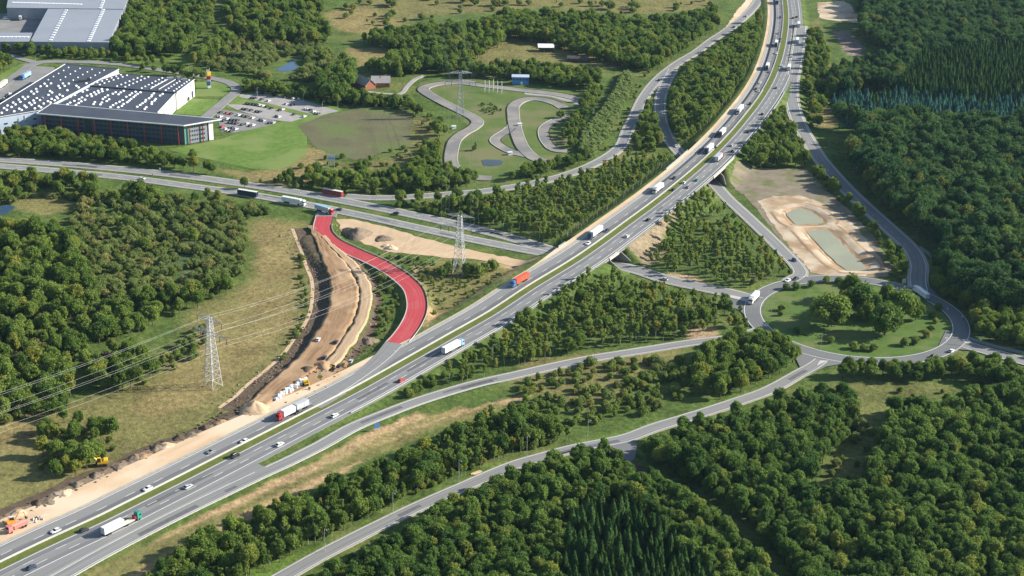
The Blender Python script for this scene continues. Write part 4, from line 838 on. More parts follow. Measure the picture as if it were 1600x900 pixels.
def place(u_, v_, hv, on='mw', ch=.7):
    z = 0.0
    for _ in range(4):
        p = P(u_, v_, z+ch)
        if on == 'mw': z = mz(p[0], p[1])[0]
        elif on == 'ne': z = NE[np.hypot(NE[:, 0]-p[0], NE[:, 1]-p[1]).argmin(), 2]
        elif on == 'ground': z = float(zat(p[0], p[1]))+.12
        elif on == 'bed': z = BED[np.hypot(BED[:, 0]-p[0], BED[:, 1]-p[1]).argmin(), 2]+.03
        else: z = on
    if isinstance(hv, str):                      # follow a road: '+MW' / '-MW'
        pl = globals()[hv[1:]]; k = np.clip(np.hypot(pl[:, 0]-p[0], pl[:, 1]-p[1]).argmin(), 1, len(pl)-2); t = pl[k+1]-pl[k-1]; t = t if hv[0] == '+' else -t; a = math.atan2(t[1], t[0])
    else: q = P(u_+hv[0], v_+hv[1], z)-P(u_, v_, z); a = math.atan2(q[1], q[0])
    if on == 'mw': z += .045
    if not isinstance(on, str): z += .07
    return (p[0], p[1], z), a
def car(u_, v_, hv, col, label, on='mw', group=None, big=True, sc=1.0, name='car', cat='car', sz=1.0):
    L_, a = place(u_, v_, hv, on, .6)
    bo, ro, full = car_parts(col)
    if not big:
        o = link(name, full, None, L_, a); o.scale = (sc, sc, sc*sz); return tag(o, label, cat, group)
    root = empty(name, L_, a, label, cat, group); root.scale = (sc, sc, sc*sz)
    link('body', bo, root); link('windows', glass_me, root); link('roof', ro, root)
    for x_ in (-1.35, 1.35):
        for y_ in (-.78, .78): link('wheel', wheel_me, root, (x_, y_, .32))
    for y_ in (-.55, .55): link('headlight', head_me, root, (2.13, y_, .62)); link('tail_light', tail_me, root, (-2.10, y_, .72))
    return root
def lorry(u_, v_, hv, cabc, boxc, label, on='mw', L=13.6, kind='semi', box2=None, cat='lorry', sidec=None, gap=False, name='lorry'):
    Lc, a = place(u_, v_, hv, on, 2.0)
    root = empty(name, Lc, a, label, cat, 'lorries on the roads'); tot = L+2.9; x0 = -tot/2
    def part(nm, fn, mt, par=root): b = MB(); fn(b); return b.build(nm, mt, par)
    def wheels(xs):
        for x_ in xs:
            for y_ in (-1.05, 1.05): b = MB(); b.bar((x_, y_-.2, .5), (x_, y_+.2, .5), .5, 10); b.build('wheel', M['rubber'], root)
    if kind == 'bus':
        part('body', lambda b: (b.box((0, 0, 1.9), (L, 2.55, 3.0), 0, 0, .985, .94), b.box((0, 0, .55), (L-.3, 2.4, .5))), PAINT[cabc])
        part('roof', lambda b: b.box((0, 0, 3.46), (L-.5, 2.3, .12)), PAINT[boxc]); part('windscreen', lambda b: b.box((L/2-.01, 0, 2.3), (.1, 2.2, 1.5)), M['glass'])
        for y_ in (-1.26, 1.26):
            for k in range(8): part('window', lambda b: b.box((-L/2+1.2+k*(L-2)/8, y_, 2.35), ((L-2)/8-.25, .08, .95)), M['glass'])
        wheels((-L/2+3.2, L/2-2.6)); return root
    xc = tot/2-1.15
    def cabf(b):
        b.box((xc, 0, 2.0), (2.2, 2.45, 2.7), 0, 0, .93, .95); b.box((xc-.25, 0, 3.5), (1.5, 2.2, .45), 0, 0, .7, .9); b.box((xc, 0, .75), (2.15, 2.4, .5))
    cb_ = part('cab', cabf, PAINT[cabc]); part('windscreen', lambda b: b.box((xc+1.06, 0, 2.45), (.12, 2.1, .95)), M['glass'], cb_)
    for y_ in (-1.2, 1.2): part('side_window', lambda b: b.box((xc+.35, y_, 2.5), (.9, .08, .75)), M['glass'], cb_); part('headlight', lambda b: b.box((xc+1.09, y_*.75, .95), (.08, .4, .22)), M['lamp_glass'], cb_)
    part('chassis', lambda b: b.box((0, 0, .85), (tot-1.5, 1.0, .35)), M['chassis'])
    sidem = PAINT[sidec or boxc]
    def boxp(xa, xb, c_, nm='trailer'):
        b = MB(); b.box(((xa+xb)/2, 0, 2.5), (xb-xa, 2.5, 2.75), 0, 0); o = b.build(nm, sidem if c_ == boxc else PAINT[c_], root)
        part('trailer_roof', lambda b: b.box(((xa+xb)/2, 0, 3.905), (xb-xa-.06, 2.46, .05)), PAINT[c_ if c_ != 'black' else 'white'], o)
        part('rear_door', lambda b: b.box((xa-.02, 0, 2.5), (.06, 2.3, 2.5)), PAINT['silver' if c_ == 'white' else c_], o)
        for k in range(1, int((xb-xa)/3.2)):
            for y_ in (-1.27, 1.27): part('side_post', lambda b: b.box((xa+k*3.2, y_, 2.5), (.12, .05, 2.6)), PAINT['silver'], o)
    if kind == 'road_train':
        boxp(x0, x0+L*.48, box2 or boxc); boxp(x0+L*.54, x0+L-.3, boxc, 'load_box'); wheels((x0+1.5, x0+2.8, x0+L*.6, x0+L*.67, xc-.2))
    elif kind == 'flat':
        boxp(x0, x0+L*.62, boxc); part('loading_bed', lambda b: b.box((x0+L*.78, 0, 1.15), (L*.36, 2.4, .25)), PAINT['cream']); part('crane_base', lambda b: b.box((xc-1.9, 0, 1.8), (.9, 1.8, 1.4)), PAINT['darkred']); wheels((x0+1.6, x0+2.9, x0+L*.72, xc-.2))
    else:
        boxp(x0, x0+L, boxc); wheels((x0+2.2, x0+3.5, x0+4.8, xc-3.2, xc-.2))
    return root
g1 = 'cars on the motorway'
for u_, v_, d_, col, lab, kw in [
 (87, 829, '-MW', 'white', 'white car beside the orange digger and pink tipper lorry', {}), (231, 763, '-MW', 'white', 'white car on the roadworks side, between a lone dashed stretch and the yellow digger', {}),
 (330, 705, '-MW', 'grey', 'grey car closely followed by a white car on the roadworks side', {}), (382, 689, '-MW', 'white', 'white car close behind a grey car on the roadworks side', {}),
 (467, 643, '-MW', 'black', 'black car overtaking the red and white road train', {}), (49, 886, '+MW', 'navy', 'dark blue car well behind the lorry with the green cab', {}),
 (131, 828, '+MW', 'black', 'black car just behind the lorry with the green cab', {}), (294, 760, '+MW', 'silver', 'silver car ahead of the lorry with the green cab', {}),
 (367, 712, '+MW', 'black', 'black van next to the grass median ahead of a silver car', dict(sc=1.12, sz=1.3, name='van', cat='van')), (437, 694, '+MW', 'white', 'white car abreast of the start of the joining slip lane', {}),
 (523, 649, '+MW', 'white', 'white car across the median from the red and white road train', {}), (627, 594, '+MW', 'red', 'red car in the tree shadow behind the white lorry with blue cab', {}),
 (919, 380, '-MW', 'white', 'white car right beside the lorry with a dark blue cab', {}), (948, 360, '-MW', 'navy', 'dark car following the lorry with a dark blue cab', {}),
 (980, 369, '+MW', 'white', 'white car passing the bare eroded slope', {}), (1013, 343, '+MW', 'black', 'black car passing the bare eroded slope ahead of a white car', {})]:
    car(u_, v_, d_, col, lab, 'mw', g1, **kw)
far = [(1053, 278, '-MW', 'black'), (1052, 296, '+MW', 'black'), (1069, 285, '+MW', 'white'), (1075, 292, '+MW', 'grey'), (1089, 281, '+MW', 'teal'), (1113, 233, '-MW', 'silver'), (1117, 231, '-MW', 'black'), (1143, 227, '+MW', 'silver'), (1145, 235, '+MW', 'grey'), (1169, 206, '+MW', 'black'), (1191, 178, '+MW', 'black'), (1172, 162, '-MW', 'black'), (1213, 137, '+MW', 'grey'), (1181, 139, '-MW', 'black'), (1185, 142, '-MW', 'silver'), (1187, 129, '-MW', 'white'), (1199, 107, '-MW', 'white'), (1202, 112, '-MW', 'grey'), (1213, 83, '-MW', 'white'), (1237, 89, '+MW', 'silver'), (1222, 103, '+MW', 'white'), (1218, 65, '-MW', 'black'), (1219, 61, '-MW', 'navy'), (1216, 52, '-MW', 'grey'), (1219, 27, '-MW', 'black'), (1214, 5, '-MW', 'navy'), (1239, 28, '+MW', 'black'), (1245, 26, '+MW', 'black'), (1126, 205, '-MW', 'red'), (1244, 68, '+NE', 'silver')]
for u_, v_, d_, col in far:
    car(u_, v_, d_, col, f'small {"dark" if col in ("black","navy","grey") else col} car on the far stretch of the motorway beyond the bridges, heading {"away" if d_[0]=="+" else "this way"}', 'mw', 'distant motorway cars', big=False)
for u_, v_, d_, col, lab, on in [(222, 279, '+LL', 'white', 'white car on the local road past the gap in the scrub', 0), (530, 327, '-LL', 'navy', 'dark blue car at the mouth of the red slip road', 0), (619, 333, '-LU', 'black', 'black car alone on the far carriageway of the local road', 0), (1038, 436, '-LE', 'silver', 'silver car on the local road coming out from under the bridge', 0), (1241, 406, '+NB', 'navy', 'dark car nearing the roundabout past the silt basins', 0), (1243, 435, (-8, 4), 'black', 'black car entering the roundabout behind a white car', 0), (1231, 438, (-8, 4), 'white', 'white car entering the roundabout ahead of a black car', 0), (1216, 525, (8, 4), 'white', 'white car on the roundabout below the small reddish tree', 0), (1459, 556, (9, -3), 'black', 'black car on the roundabout behind a white car', 0), (1487, 548, (8, -5), 'white', 'white car leaving the roundabout ahead of a black car', 0), (1030, 125, '+NW', 'black', 'black car on the country road between the woods', 0), (1147, 42, '+NW', 'navy', 'dark car on the distant country road below the earth cutting', 0), (1166, 25, '+NW', 'silver', 'silver car on the distant country road below the earth cutting', 0), (1056, 228, '+NB', 'white', 'white car about to pass under the farther motorway bridge', 0)]:
    car(u_, v_, d_, col, lab, on, 'cars on the local roads')
pk = {'d': 'black', 'w': 'white', 'g': 'silver', 'r': 'red', 'b': 'navy'}
for row, txt in enumerate(['500 195 w 555 205 d 705 228 d 845 250 d 910 262 d 950 268 w 1000 272 d 1020 276 g', '430 262 d 470 265 d 550 280 d 640 295 w 860 335 g 935 348 d', '370 330 d 410 335 b 450 338 d 490 345 d 525 350 w 565 358 w 620 370 d 675 388 d 780 412 d 815 405 w', '320 400 d 360 405 d 420 415 d 490 430 d 530 435 d 1100 400 w 1130 408 w 1165 412 d 1200 430 w 1235 445 w 1258 458 d', '40 440 d 120 450 r 170 458 d 265 475 w 320 485 d 370 495 d 440 510 w 740 490 d 770 497 w 960 465 d 1085 492 w', '40 495 w 120 520 w 80 545 d 170 535 b 210 540 d 250 540 d 540 535 d 580 545 g 650 575 d 700 570 g', '150 570 d 200 575 d 240 580 d 310 595 d 370 580 w 410 610 d 445 600 w', '60 620 r 100 650 w 150 640 d 190 635 b 230 650 w 130 668 w 170 675 d']):
    t = txt.split()
    for k in range(0, len(t), 3):
        zx, zy, c_ = float(t[k]), float(t[k+1]), t[k+2]; nm = {'d': 'dark', 'w': 'white', 'g': 'silver', 'r': 'red', 'b': 'dark blue'}[c_]
        car(340+zx/8, 120+zy/8, (8, -3.4), pk[c_], f'{nm} car parked in the factory car park', 'ground', 'parked cars of the factory', big=False, name='parked_car')
lorry(190, 817, '+MW', 'green', 'white', 'lorry with a green cab and a white box behind an open bed', kind='flat', L=15.8)
lorry(457, 640, '-MW', 'red', 'white', 'red and white road train of two boxes beside the roadworks', kind='road_train', L=16.5, box2='silver')
lorry(708, 541, '+MW', 'lightblue', 'white', 'white lorry with a light blue cab on the verge side', L=12.6)
lorry(812, 437, '-MW', 'blue', 'orange', 'lorry with a blue cab and an orange trailer', L=12.6)
lorry(930, 363, '-MW', 'navy', 'white', 'white lorry with a dark blue cab near the local road bridge')
lorry(1028, 294, '-MW', 'silver', 'white', 'white lorry with a pale cab between the two bridges', L=11)
lorry(1108, 232, '-MW', 'navy', 'white', 'white lorry crossing the farther bridge beside parked site barriers', L=12)
lorry(1128, 207, '-MW', 'black', 'white', 'white lorry with a black cab just past the farther bridge', L=11)
lorry(1156, 171, '-MW', 'silver', 'white', 'long white lorry next to the sandy patch in the median')
lorry(1124, 245, '+MW', 'darkred', 'silver', 'lorry with a dark red cab heading away over the farther bridge', L=11)
for u_, v_, d_ in ((1233, 105, '+MW'), (1246, 63, '+MW'), (1248, 38, '+MW'), (1213, 68, '-MW'), (1199, 104, '-MW'), (1214, 2, '-MW')): lorry(u_, v_, d_, 'navy' if d_[0] == '-' else 'silver', 'white', f'distant white lorry on the far motorway heading {"away" if d_[0]=="+" else "this way"}', L=10)
lorry(459, 314, '+LL', 'white', 'white', 'long white lorry on the near carriageway of the local road', 0, 13.6); lorry(520, 300, '-LU', 'darkred', 'white', 'dark red bus with a white roof on the far carriageway', 0, 14.5, 'bus', cat='bus', name='bus')
lorry(387, 301, '+LL', 'navy', 'white', 'dark bus with a white roof on the near carriageway beside bushes', 0, 14, 'bus', cat='bus', name='bus'); lorry(507, 327, (10, 3), 'red', 'lightblue', 'blue and white lorry with a red cab turning into the red slip road', 0, 11.5, sidec='silver')
lorry(1178, 465, (-6, 6.5), 'white', 'white', 'white lorry leaving the roundabout towards the motorway bridge', 0, 9.5); lorry(1439, 457, (-8, -6), 'white', 'white', 'white lorry climbing from the roundabout to the slip road', 0, 11.5)
lorry(40, 118, (-9, 5), 'blue', 'lightblue', 'blue lorry with a pale roof parked in the factory yard', 'ground', 11.5)
for u_, v_ in ((4, 131), (1, 134)): lorry(u_, v_, (-9, 6), 'white', 'cream', 'white trailer lorry parked along the factory yard edge', 'ground', 11)
lorry(32, 27, (1, -6), 'white', 'white', 'white lorry parked in the open warehouse yard', 'ground', 8)
for u_, v_ in ((9, 29), (13, 26)): car(u_, v_, (5, 0), 'white', 'white van in the open warehouse yard', 'ground', 'vans in the warehouse yard', False, 1.2, 'van', 'van', 1.4)
for k in range(4): car(3+k*4, 158-k*4, (8, -3), 'white' if k % 2 else 'black', f'{"white" if k%2 else "black"} car parked against the long side of the factory hall', 'ground', 'cars beside the factory hall', False, name='parked_car')

# ------------------------------------------------------------------ roadworks
def digger(u_, v_, hv, col, label, sc=1.0, on='ground', reach=1):
    L_, a = place(u_, v_, hv, on, 1.5); root = empty('excavator', L_, a, label, 'excavator', 'diggers of the roadworks'); root.scale = (sc,)*3
    for y_ in (-1.2, 1.2):
        b = MB(); b.prism([(x_, z_) for x_, z_ in ((-1.9, .15), (-1.6, 0), (1.6, 0), (1.9, .15), (2.0, .5), (1.6, .9), (-1.6, .9), (-2.0, .5))], -.3, .3)
        b.v = [(p[0], p[2]+y_, p[1]) for p in b.v]; b.build('track', M['rubber'], root)
    b = MB(); b.box((-.5, 0, 1.5), (3.6, 2.5, .9)); b.box((-1.6, 0, 2.1), (1.5, 2.4, .5), 0, 0, .9); b.build('upper_body', PAINT[col], root)
    b = MB(); b.box((.7, .8, 2.6), (1.4, 1.0, 1.4), 0, 0, .85); b.build('cab', M['glass'], root); b = MB(); b.box((.65, .8, 3.33), (1.3, .95, .1)); b.build('cab_roof', PAINT['white' if col == 'digger' else col], root)
    b = MB(); b.bar((1.0, -.2, 1.7), (3.6, -.2, 4.6), .32, 4, 0, .28); b.bar((3.6, -.2, 4.6), (5.6, -.2, 4.2), .28, 4, 0, .24); b.build('boom', PAINT[col], root)
    b = MB(); b.bar((5.6, -.2, 4.3), (6.6, -.2, 1.5), .24, 4, 0, .18); b.build('stick', PAINT[col], root)
    b = MB(); b.add([(6.1, -.8, 1.6), (7.0, -.8, 1.5), (6.9, -.8, .7), (6.2, -.8, .6), (6.1, .4, 1.6), (7.0, .4, 1.5), (6.9, .4, .7), (6.2, .4, .6)], [(0, 1, 2, 3), (7, 6, 5, 4), (1, 5, 6, 2), (0, 4, 5, 1), (3, 2, 6, 7)]); b.build('bucket', M['chassis'], root)
digger(158, 722, (-10, 1), 'yellow', 'yellow excavator digging beside the bushes on the earth bank', 1.25)
digger(18, 815, (8, -3), 'digger', 'orange excavator with a white cab roof beside the pink tipper lorry', .95)
digger(478, 597, (4, 5), 'yellow', 'yellow loader excavator at the end of the row of white bags', .85)
# tipper
L_, a = place(27, 822, '-MW', 'ground', 1.4); root = empty('tipper_lorry', (L_[0], L_[1], L_[2]), a, 'pink tipper lorry with a sand filled body on the sandy strip', 'tipper lorry')
b = MB(); b.box((3.6, 0, 1.9), (2.1, 2.4, 2.5), 0, 0, .92, .95); b.build('cab', PAINT['pink'], root); b = MB(); b.box((4.63, 0, 2.3), (.1, 2.0, .9)); b.build('windscreen', M['glass'], root)
b = MB(); b.box((-.6, 0, .95), (8, 1, .35)); b.build('chassis', M['chassis'], root)
for y_ in (-1.18, 1.18): b = MB(); b.box((-1.2, y_, 1.9), (6.4, .12, 1.4)); b.build('tipper_side', PAINT['pink'], root)
b = MB(); b.box((-1.2, 0, 1.6), (6.3, 2.2, .7), 0, 0, .9); b.build('sand_load', M['sand'], root)
for x_ in (-3.2, -1.9, 3.4):
    for y_ in (-1, 1): b = MB(); b.bar((x_, y_-.2, .5), (x_, y_+.2, .5), .5, 10); b.build('wheel', M['rubber'], root)
# row of white bags
bag = MB(); bag.box((0, 0, .5), (1.3, 1.3, 1.0), .1, 0, .86); bag.box((0, 0, 1.05), (1.05, 1.05, .14), .1, 0, .6); bag_me = bag.mesh('bulk_bag', PAINT['white'])
r_ = random.Random(4)
for k in range(34):
    t = k/33; p = P(431+t*45+r_.uniform(-2.5, 2.5), 624-t*27+r_.uniform(-2.2, 2.2)); o = link('bulk_bag', bag_me, None, (p[0], p[1], float(zat(p[0], p[1]))+.1), r_.uniform(0, 3)); s = r_.uniform(.85, 1.35); o.scale = (s, s, s*r_.uniform(.8, 1.5)); tag(o, 'white bulk bag in the long row beside the sandy roadworks strip', 'bag', 'row of white bulk bags')
pipe = MB(); pipe.bar((-2, 0, .5), (2, 0, .5), .5, 10); pipe_me = pipe.mesh('concrete_pipe', M['concrete'])
for k in range(7): p = P(44+k*4, 816-k*1.6+(k % 2)*3); o = link('concrete_pipe', pipe_me, None, (p[0], p[1], float(zat(p[0], p[1]))+.1), r_.uniform(0, 3)); o.scale = (.7,)*3; tag(o, 'short pale concrete pipe lying on the sand behind the pink tipper', 'pipe', 'pipes on the sand')
for u_, v_, c_, lab in ((497, 530, 'white', 'white pickup parked on the brown road bed'), (525, 534, 'navy', 'dark blue car parked on the brown road bed'), (507, 558, 'navy', 'navy van parked on the earth apron by the spoil'), (548, 564, 'silver', 'silver van parked at the foot of the pale road bed'), (529, 572, 'black', 'black car parked at the foot of the pale road bed')): car(u_, v_, (3, -5), c_, lab, 'bed', 'site vehicles')
def heap(name, c, r, h_, m, label, seed=0, flat=.12):
    rr = np.random.default_rng(seed); b = MB(); n, k = 18, 7; v = [(0, 0, h_)]
    for j in range(1, k+1):
        t = j/k
        for i in range(n): a = 2*math.pi*i/n; q = r*t*(1+.18*math.sin(3*a+seed)+.10*rr.normal()); v.append((q*math.cos(a), q*math.sin(a), h_*(1-t)**.9*(1+.10*rr.normal())-(.3 if j == k else 0)))
    f = [(0, 1+i, 1+(i+1) % n) for i in range(n)]+[(1+(j-1)*n+i, 1+j*n+i, 1+j*n+(i+1) % n, 1+(j-1)*n+(i+1) % n) for j in range(1, k) for i in range(n)]
    b.add(v, f); o = b.build(name, M[m], None, (c[0], c[1], float(zat(c[0], c[1]))+.02), None, True); return tag(o, label, 'heap', 'heaps of soil')
for k, (c, r, h_, t_) in enumerate(HEAPS): heap('soil_heap', c, r, h_, 'spoil' if t_ == 'dark' else 'sand', ['tall dark soil heap in the pale yard by the local road', 'low dark soil heap leaning on the tall one', 'flat dark soil heap in the middle of the pale yard', 'bright pale sand heap in the yard', 'small pale sand heap beside the bright one'][k], k)
heap('sand_heap', P(399, 640), 8, 4.2, 'earth_pale', 'smooth conical sand heap at the narrow end of the road bed', 9)
heap('soil_heap', P(505, 574), 5, 2.4, 'earth', 'brown heap at the foot of the road bed near the vans', 11); heap('soil_heap', P(480, 580), 4, 2, 'soil_and_shade', 'dark heap on the earth apron', 12); heap('soil_heap', P(577, 532), 5, 1.6, 'spoil', 'broken rubble heap below the red slip road', 13)
for k, (u_, v_) in enumerate(((245, 699), (280, 684), (210, 714), (320, 668), (120, 757), (60, 785), (150, 742))): heap('soil_heap', P(u_, v_), 3.2, 1.6, 'soil_and_shade' if k % 2 else 'spoil', f'{"dark" if k%2 else "brown"} mound along the trench edge of the sandy strip', 20+k)
for k, (u_, v_, m_) in enumerate(((30, 802, 'sand'), (75, 784, 'spoil'), (100, 770, 'sand'), (185, 728, 'spoil'), (225, 712, 'earth'), (262, 696, 'sand'), (300, 680, 'spoil'), (345, 660, 'earth'))): heap('soil_heap', P(u_, v_), 4.0, 1.1, m_, 'low elongated ridge of excavated '+{'sand': 'sand', 'spoil': 'grey soil', 'earth': 'brown soil'}[m_]+' beside the sandy strip', 40+k)

# ------------------------------------------------------------------ lamps, signs, flags
def lamp(px, label, h_=10, group='street lamps', arm=1.6, rot=0):
    c = P(*px); root = empty('street_lamp', (c[0], c[1], float(zat(c[0], c[1]))), rot, label, 'lamp', group)
    b = MB(); b.bar((0, 0, -.2), (0, 0, h_), .09, 6, 0, .06); b.build('pole', M['steel'], root); b = MB(); b.bar((0, 0, h_-.05), (arm, 0, h_+.25), .07, 5); b.build('arm', M['steel'], root); b = MB(); b.box((arm+.35, 0, h_+.25), (.6, .25, .12)); b.build('lamp_head', M['steel'], root)
for px in ((508, 862), (614, 804), (717, 753), (823, 714), (918, 688)): lamp(px, 'slim steel street lamp on the grass verge of the country road', 11, rot=-1.0)
for px, lab in (((1282, 545), 'steel street lamp on the island lawn by the lower shrubs'), ((1205, 491), 'steel street lamp on the island lawn near the reddish tree'), ((1200, 462), 'steel street lamp at the island edge opposite the white lorry'), ((770, 560), 'grey pole among the trees beside the motorway verge'), ((1262, 450), 'steel street lamp at the top of the roundabout island')): lamp(px, lab, 8)
for px in ((56, 98), (262, 112), (295, 115), (402, 150), (474, 160), (504, 172), (528, 170), (443, 146)): lamp(px, 'short lamp post on the factory grounds', 7, 'factory lamp posts', .8)
def flag(px, label, col='white', h_=12, w=1.1, fh=3.6, grp='flagpoles'):
    c = P(*px); root = empty('flagpole', (c[0], c[1], float(zat(c[0], c[1]))), 0, label, 'flagpole', grp); b = MB(); b.bar((0, 0, -.2), (0, 0, h_), .16, 6, 0, .1); b.build('pole', PAINT['white'], root)
    b = MB(); n = 6
    for k in range(n): b.add([(.1+w*k/n, .18*math.sin(k*1.3), h_-fh), (.1+w*(k+1)/n, .18*math.sin((k+1)*1.3), h_-fh-.1), (.1+w*(k+1)/n, .18*math.sin((k+1)*1.3), h_-.2), (.1+w*k/n, .18*math.sin(k*1.3), h_-.1)], [(0, 1, 2, 3)])
    b.build('flag', PAINT[col], root)
for px in ((14, 204), (39, 207)): flag(px, 'white flag on a tall pole in front of the factory', 'white', 13, 1.6, 4)
for k in range(5): flag((757+k*6.6, 143.5+k*.5-(2 if k == 2 else 0)), 'slim white flagpole in the row on the kart track infield', 'white', 10, .35, 9, 'row of kart track flagpoles')
def board(px, label, w, h_, z0, col, rot=0, posts=2, name='road_sign', band=None):
    c = P(*px); root = empty(name, (c[0], c[1], float(zat(c[0], c[1]))), rot, label, 'sign'); 
    for k in range(posts): b = MB(); x_ = 0 if posts == 1 else (-w*.4+k*w*.8); b.bar((x_, 0, -.2), (x_, 0, z0+h_*.9), .12, 5); b.build('post', M['steel'], root)
    b = MB(); b.box((0, -.12, z0+h_/2), (w, .12, h_)); p = b.build('panel', PAINT[col], root)
    if band: b = MB(); b.box((0, -.2, z0+h_*.45), (w*.86, .06, h_*.34)); b.build('band', PAINT[band], p)
    return root
board((518, 262), 'tall white and blue advertising board in the rough meadow', 5.0, 4.5, 5.0, 'white', .1, 2, 'billboard', 'lightblue')
board((589, 672), 'blue direction sign on the verge of the joining slip road', 2.6, 2.4, 1.4, 'blue', .5)
board((250, 267), 'small white sign on the far verge of the local road', .9, 1.4, 1.2, 'white', 0, 1); board((239, 274), 'small cream sign on the median of the local road', .8, 1.6, .6, 'cream', 0, 1)
board((1412, 444), 'pale green notice board where the slip road leaves the roundabout', 2.4, 2.6, 1.2, 'cream', .4); board((787, 393), 'small white sign by the near verge of the local road', .9, 1.6, 1.0, 'white', 0, 1); board((685, 346), 'white triangular-topped sign on the far verge of the local road', 1.5, 2.0, .8, 'white', .2, 1)
for px, lab in (((1480, 485), 'little white marker sign at the outer bend of the roundabout'), ((1532, 534), 'little white marker sign beside the cycle path'), ((1503, 497), 'little white marker sign against the wood by the roundabout')): board(px, lab, .7, .9, 1.0, 'white', .3, 1)
# kart track sheds and stacks
for px, lab in (((812, 196), 'small white marshal hut in a shady bend of the kart track'), ((709, 200), 'white tarpaulin heap beside the kart track bend'), ((797, 241), 'white marshal hut by the hairpin of the kart track')):
    c = P(*px); o = MB(); o.box((0, 0, .9), (3.0, 2.2, 1.8), .3, 0, .9); o.box((0, 0, 1.9), (3.4, 2.6, .25), .3); tag(o.build('marshal_hut', PAINT['white'], None, (c[0], c[1], float(zat(c[0], c[1]))+.05)), lab, 'hut')
# timber and logs by the country road
c = P(745, 738); o = MB()
for k in range(6): o.bar((-2.4+random.uniform(-.8, .8), -.9+k*.36, .3), (2.4+random.uniform(-.8, .8), -.8+k*.32, .3), .16, 6)
tag(o.build('log_pile', M['earth_pale'], None, (c[0], c[1], float(zat(c[0], c[1]))), .7), 'pile of pale cut logs on the grass verge of the country road', 'logs')

# ------------------------------------------------------------------ trees
def ico():
    bm = bmesh.new(); bmesh.ops.create_icosphere(bm, subdivisions=1, radius=1.0); v = np.array([p.co[:] for p in bm.verts]); f = np.array([[q.index for q in p.verts] for p in bm.faces]); bm.free(); return v, f
IV, IF = ico()
def leaves(r, pts, nrm, size):
    n = len(pts); a = r.normal(size=(n, 3)); nr = nrm+r.normal(0, .8, (n, 3)); nr /= np.linalg.norm(nr, axis=1)[:, None]
    t = np.cross(nr, a); t /= np.linalg.norm(t, axis=1)[:, None]; b = np.cross(nr, t); s = size*r.uniform(.6, 1.35, (n, 1))
    v = np.stack([pts-t*s-b*s*.7, pts+t*s-b*s*.7, pts+t*s*.8+b*s*.7, pts-t*s*.8+b*s*.7], 1).reshape(-1, 3); return v, np.arange(4*n).reshape(-1, 4)
def lobed(seed, R, z0, z1, nl, nq, q, lobe=(.32, .5), spread=.62, pw=1.0):
    r = np.random.default_rng(seed); hc = (z1-z0)/2; zc = (z0+z1)/2; cen = []; rad = []
    for k in range(nl):
        d = r.normal(size=3); d /= np.linalg.norm(d); d[2] = d[2]*.9+.12; t = r.uniform(.55, 1.0)
        cen.append([d[0]*R*spread*t, d[1]*R*spread*t, zc+d[2]*hc*spread*t]); rad.append(R*r.uniform(*lobe))
    cen.append([0, 0, zc+hc*.35]); rad.append(R*.5); cen = np.array(cen); rad = np.array(rad); V = []; Fc = []; n0 = 0
    for c, ra in zip(cen, rad):
        jit = 1+.16*r.normal(size=(len(IV), 1)); V.append(c+IV*ra*.62*jit*[1, 1, 1.25]); Fc.append(IF+n0); n0 += len(IV)
    tri = np.vstack(Fc); corev = np.vstack(V)
    w = rad**2/np.sum(rad**2); k = r.choice(len(rad), int(nq*1.9), p=w); d = r.normal(size=(len(k), 3)); d /= np.linalg.norm(d, axis=1)[:, None]; p = cen[k]+d*[1, 1, 1.3]*rad[k][:, None]*(.62+.75*r.uniform(0, 1, (len(k), 1))**1.4)
    dist = np.linalg.norm(p[:, None]-cen[None], axis=2)/rad[None]; ok = ((dist < .60).sum(1) == 0) & (d[:, 2] > -.65); p, d = p[ok][:nq], d[ok][:nq]
    lv, lf = leaves(r, p, d, q); return corev, tri, lv, lf
def trunk(seed, h_, r0, bend=.3, limbs=4):
    r = random.Random(seed); b = MB(); pts = [Vector((r.uniform(-bend, bend)*t, r.uniform(-bend, bend)*t, h_*t)) for t in (0, .3, .6, 1)]
    pts[0].z = -.6
    for i in range(3): b.bar(pts[i], pts[i+1], r0*(1-.28*i), 6, 0, r0*(1-.28*(i+1)))
    for k in range(limbs):
        a = r.uniform(0, 6.28); t = r.uniform(.4, .85); p = pts[1].lerp(pts[3], t); b.bar(p, p+Vector((math.cos(a), math.sin(a), .9))*h_*.28, r0*.4, 4, 0, r0*.12)
    return b
def conifer(seed, R, H_, nq, q):
    r = np.random.default_rng(seed); V = []; Fc = []; n0 = 0; nlay = 9
    for k in range(nlay):
        z = H_*(.10+.86*k/nlay); ra = R*(1-k/nlay)**.85*r.uniform(.85, 1.1); m = 7; a = np.linspace(0, 2*np.pi, m, endpoint=False)+r.uniform(0, 6)
        rim = np.stack([ra*.8*np.cos(a), ra*.8*np.sin(a), np.full(m, z-.05*H_)+r.normal(0, .1, m)], 1); V.append(np.vstack([rim, [[0, 0, z+.13*H_]]])); Fc.append(np.array([[i, (i+1) % m, m] for i in range(m)])+n0); n0 += m+1
    t = r.uniform(0, 1, nq)**1.35; ang = r.uniform(0, 2*np.pi, nq); rr = R*(1-t)**.9*r.uniform(.72, 1.12, nq)*(1+.12*np.sin(ang*5+seed)); z = H_*(.08+.92*t); p = np.stack([rr*np.cos(ang), rr*np.sin(ang), z], 1); d = np.stack([np.cos(ang), np.sin(ang), np.full(nq, .7)], 1)
    lv, lf = leaves(r, p, d, q); lv[:, 2] -= .15; return np.vstack(V), np.vstack(Fc), lv, lf
PROTO = {}    # kind -> list of (crown mesh, trunk mesh, joined mesh, height, radius)
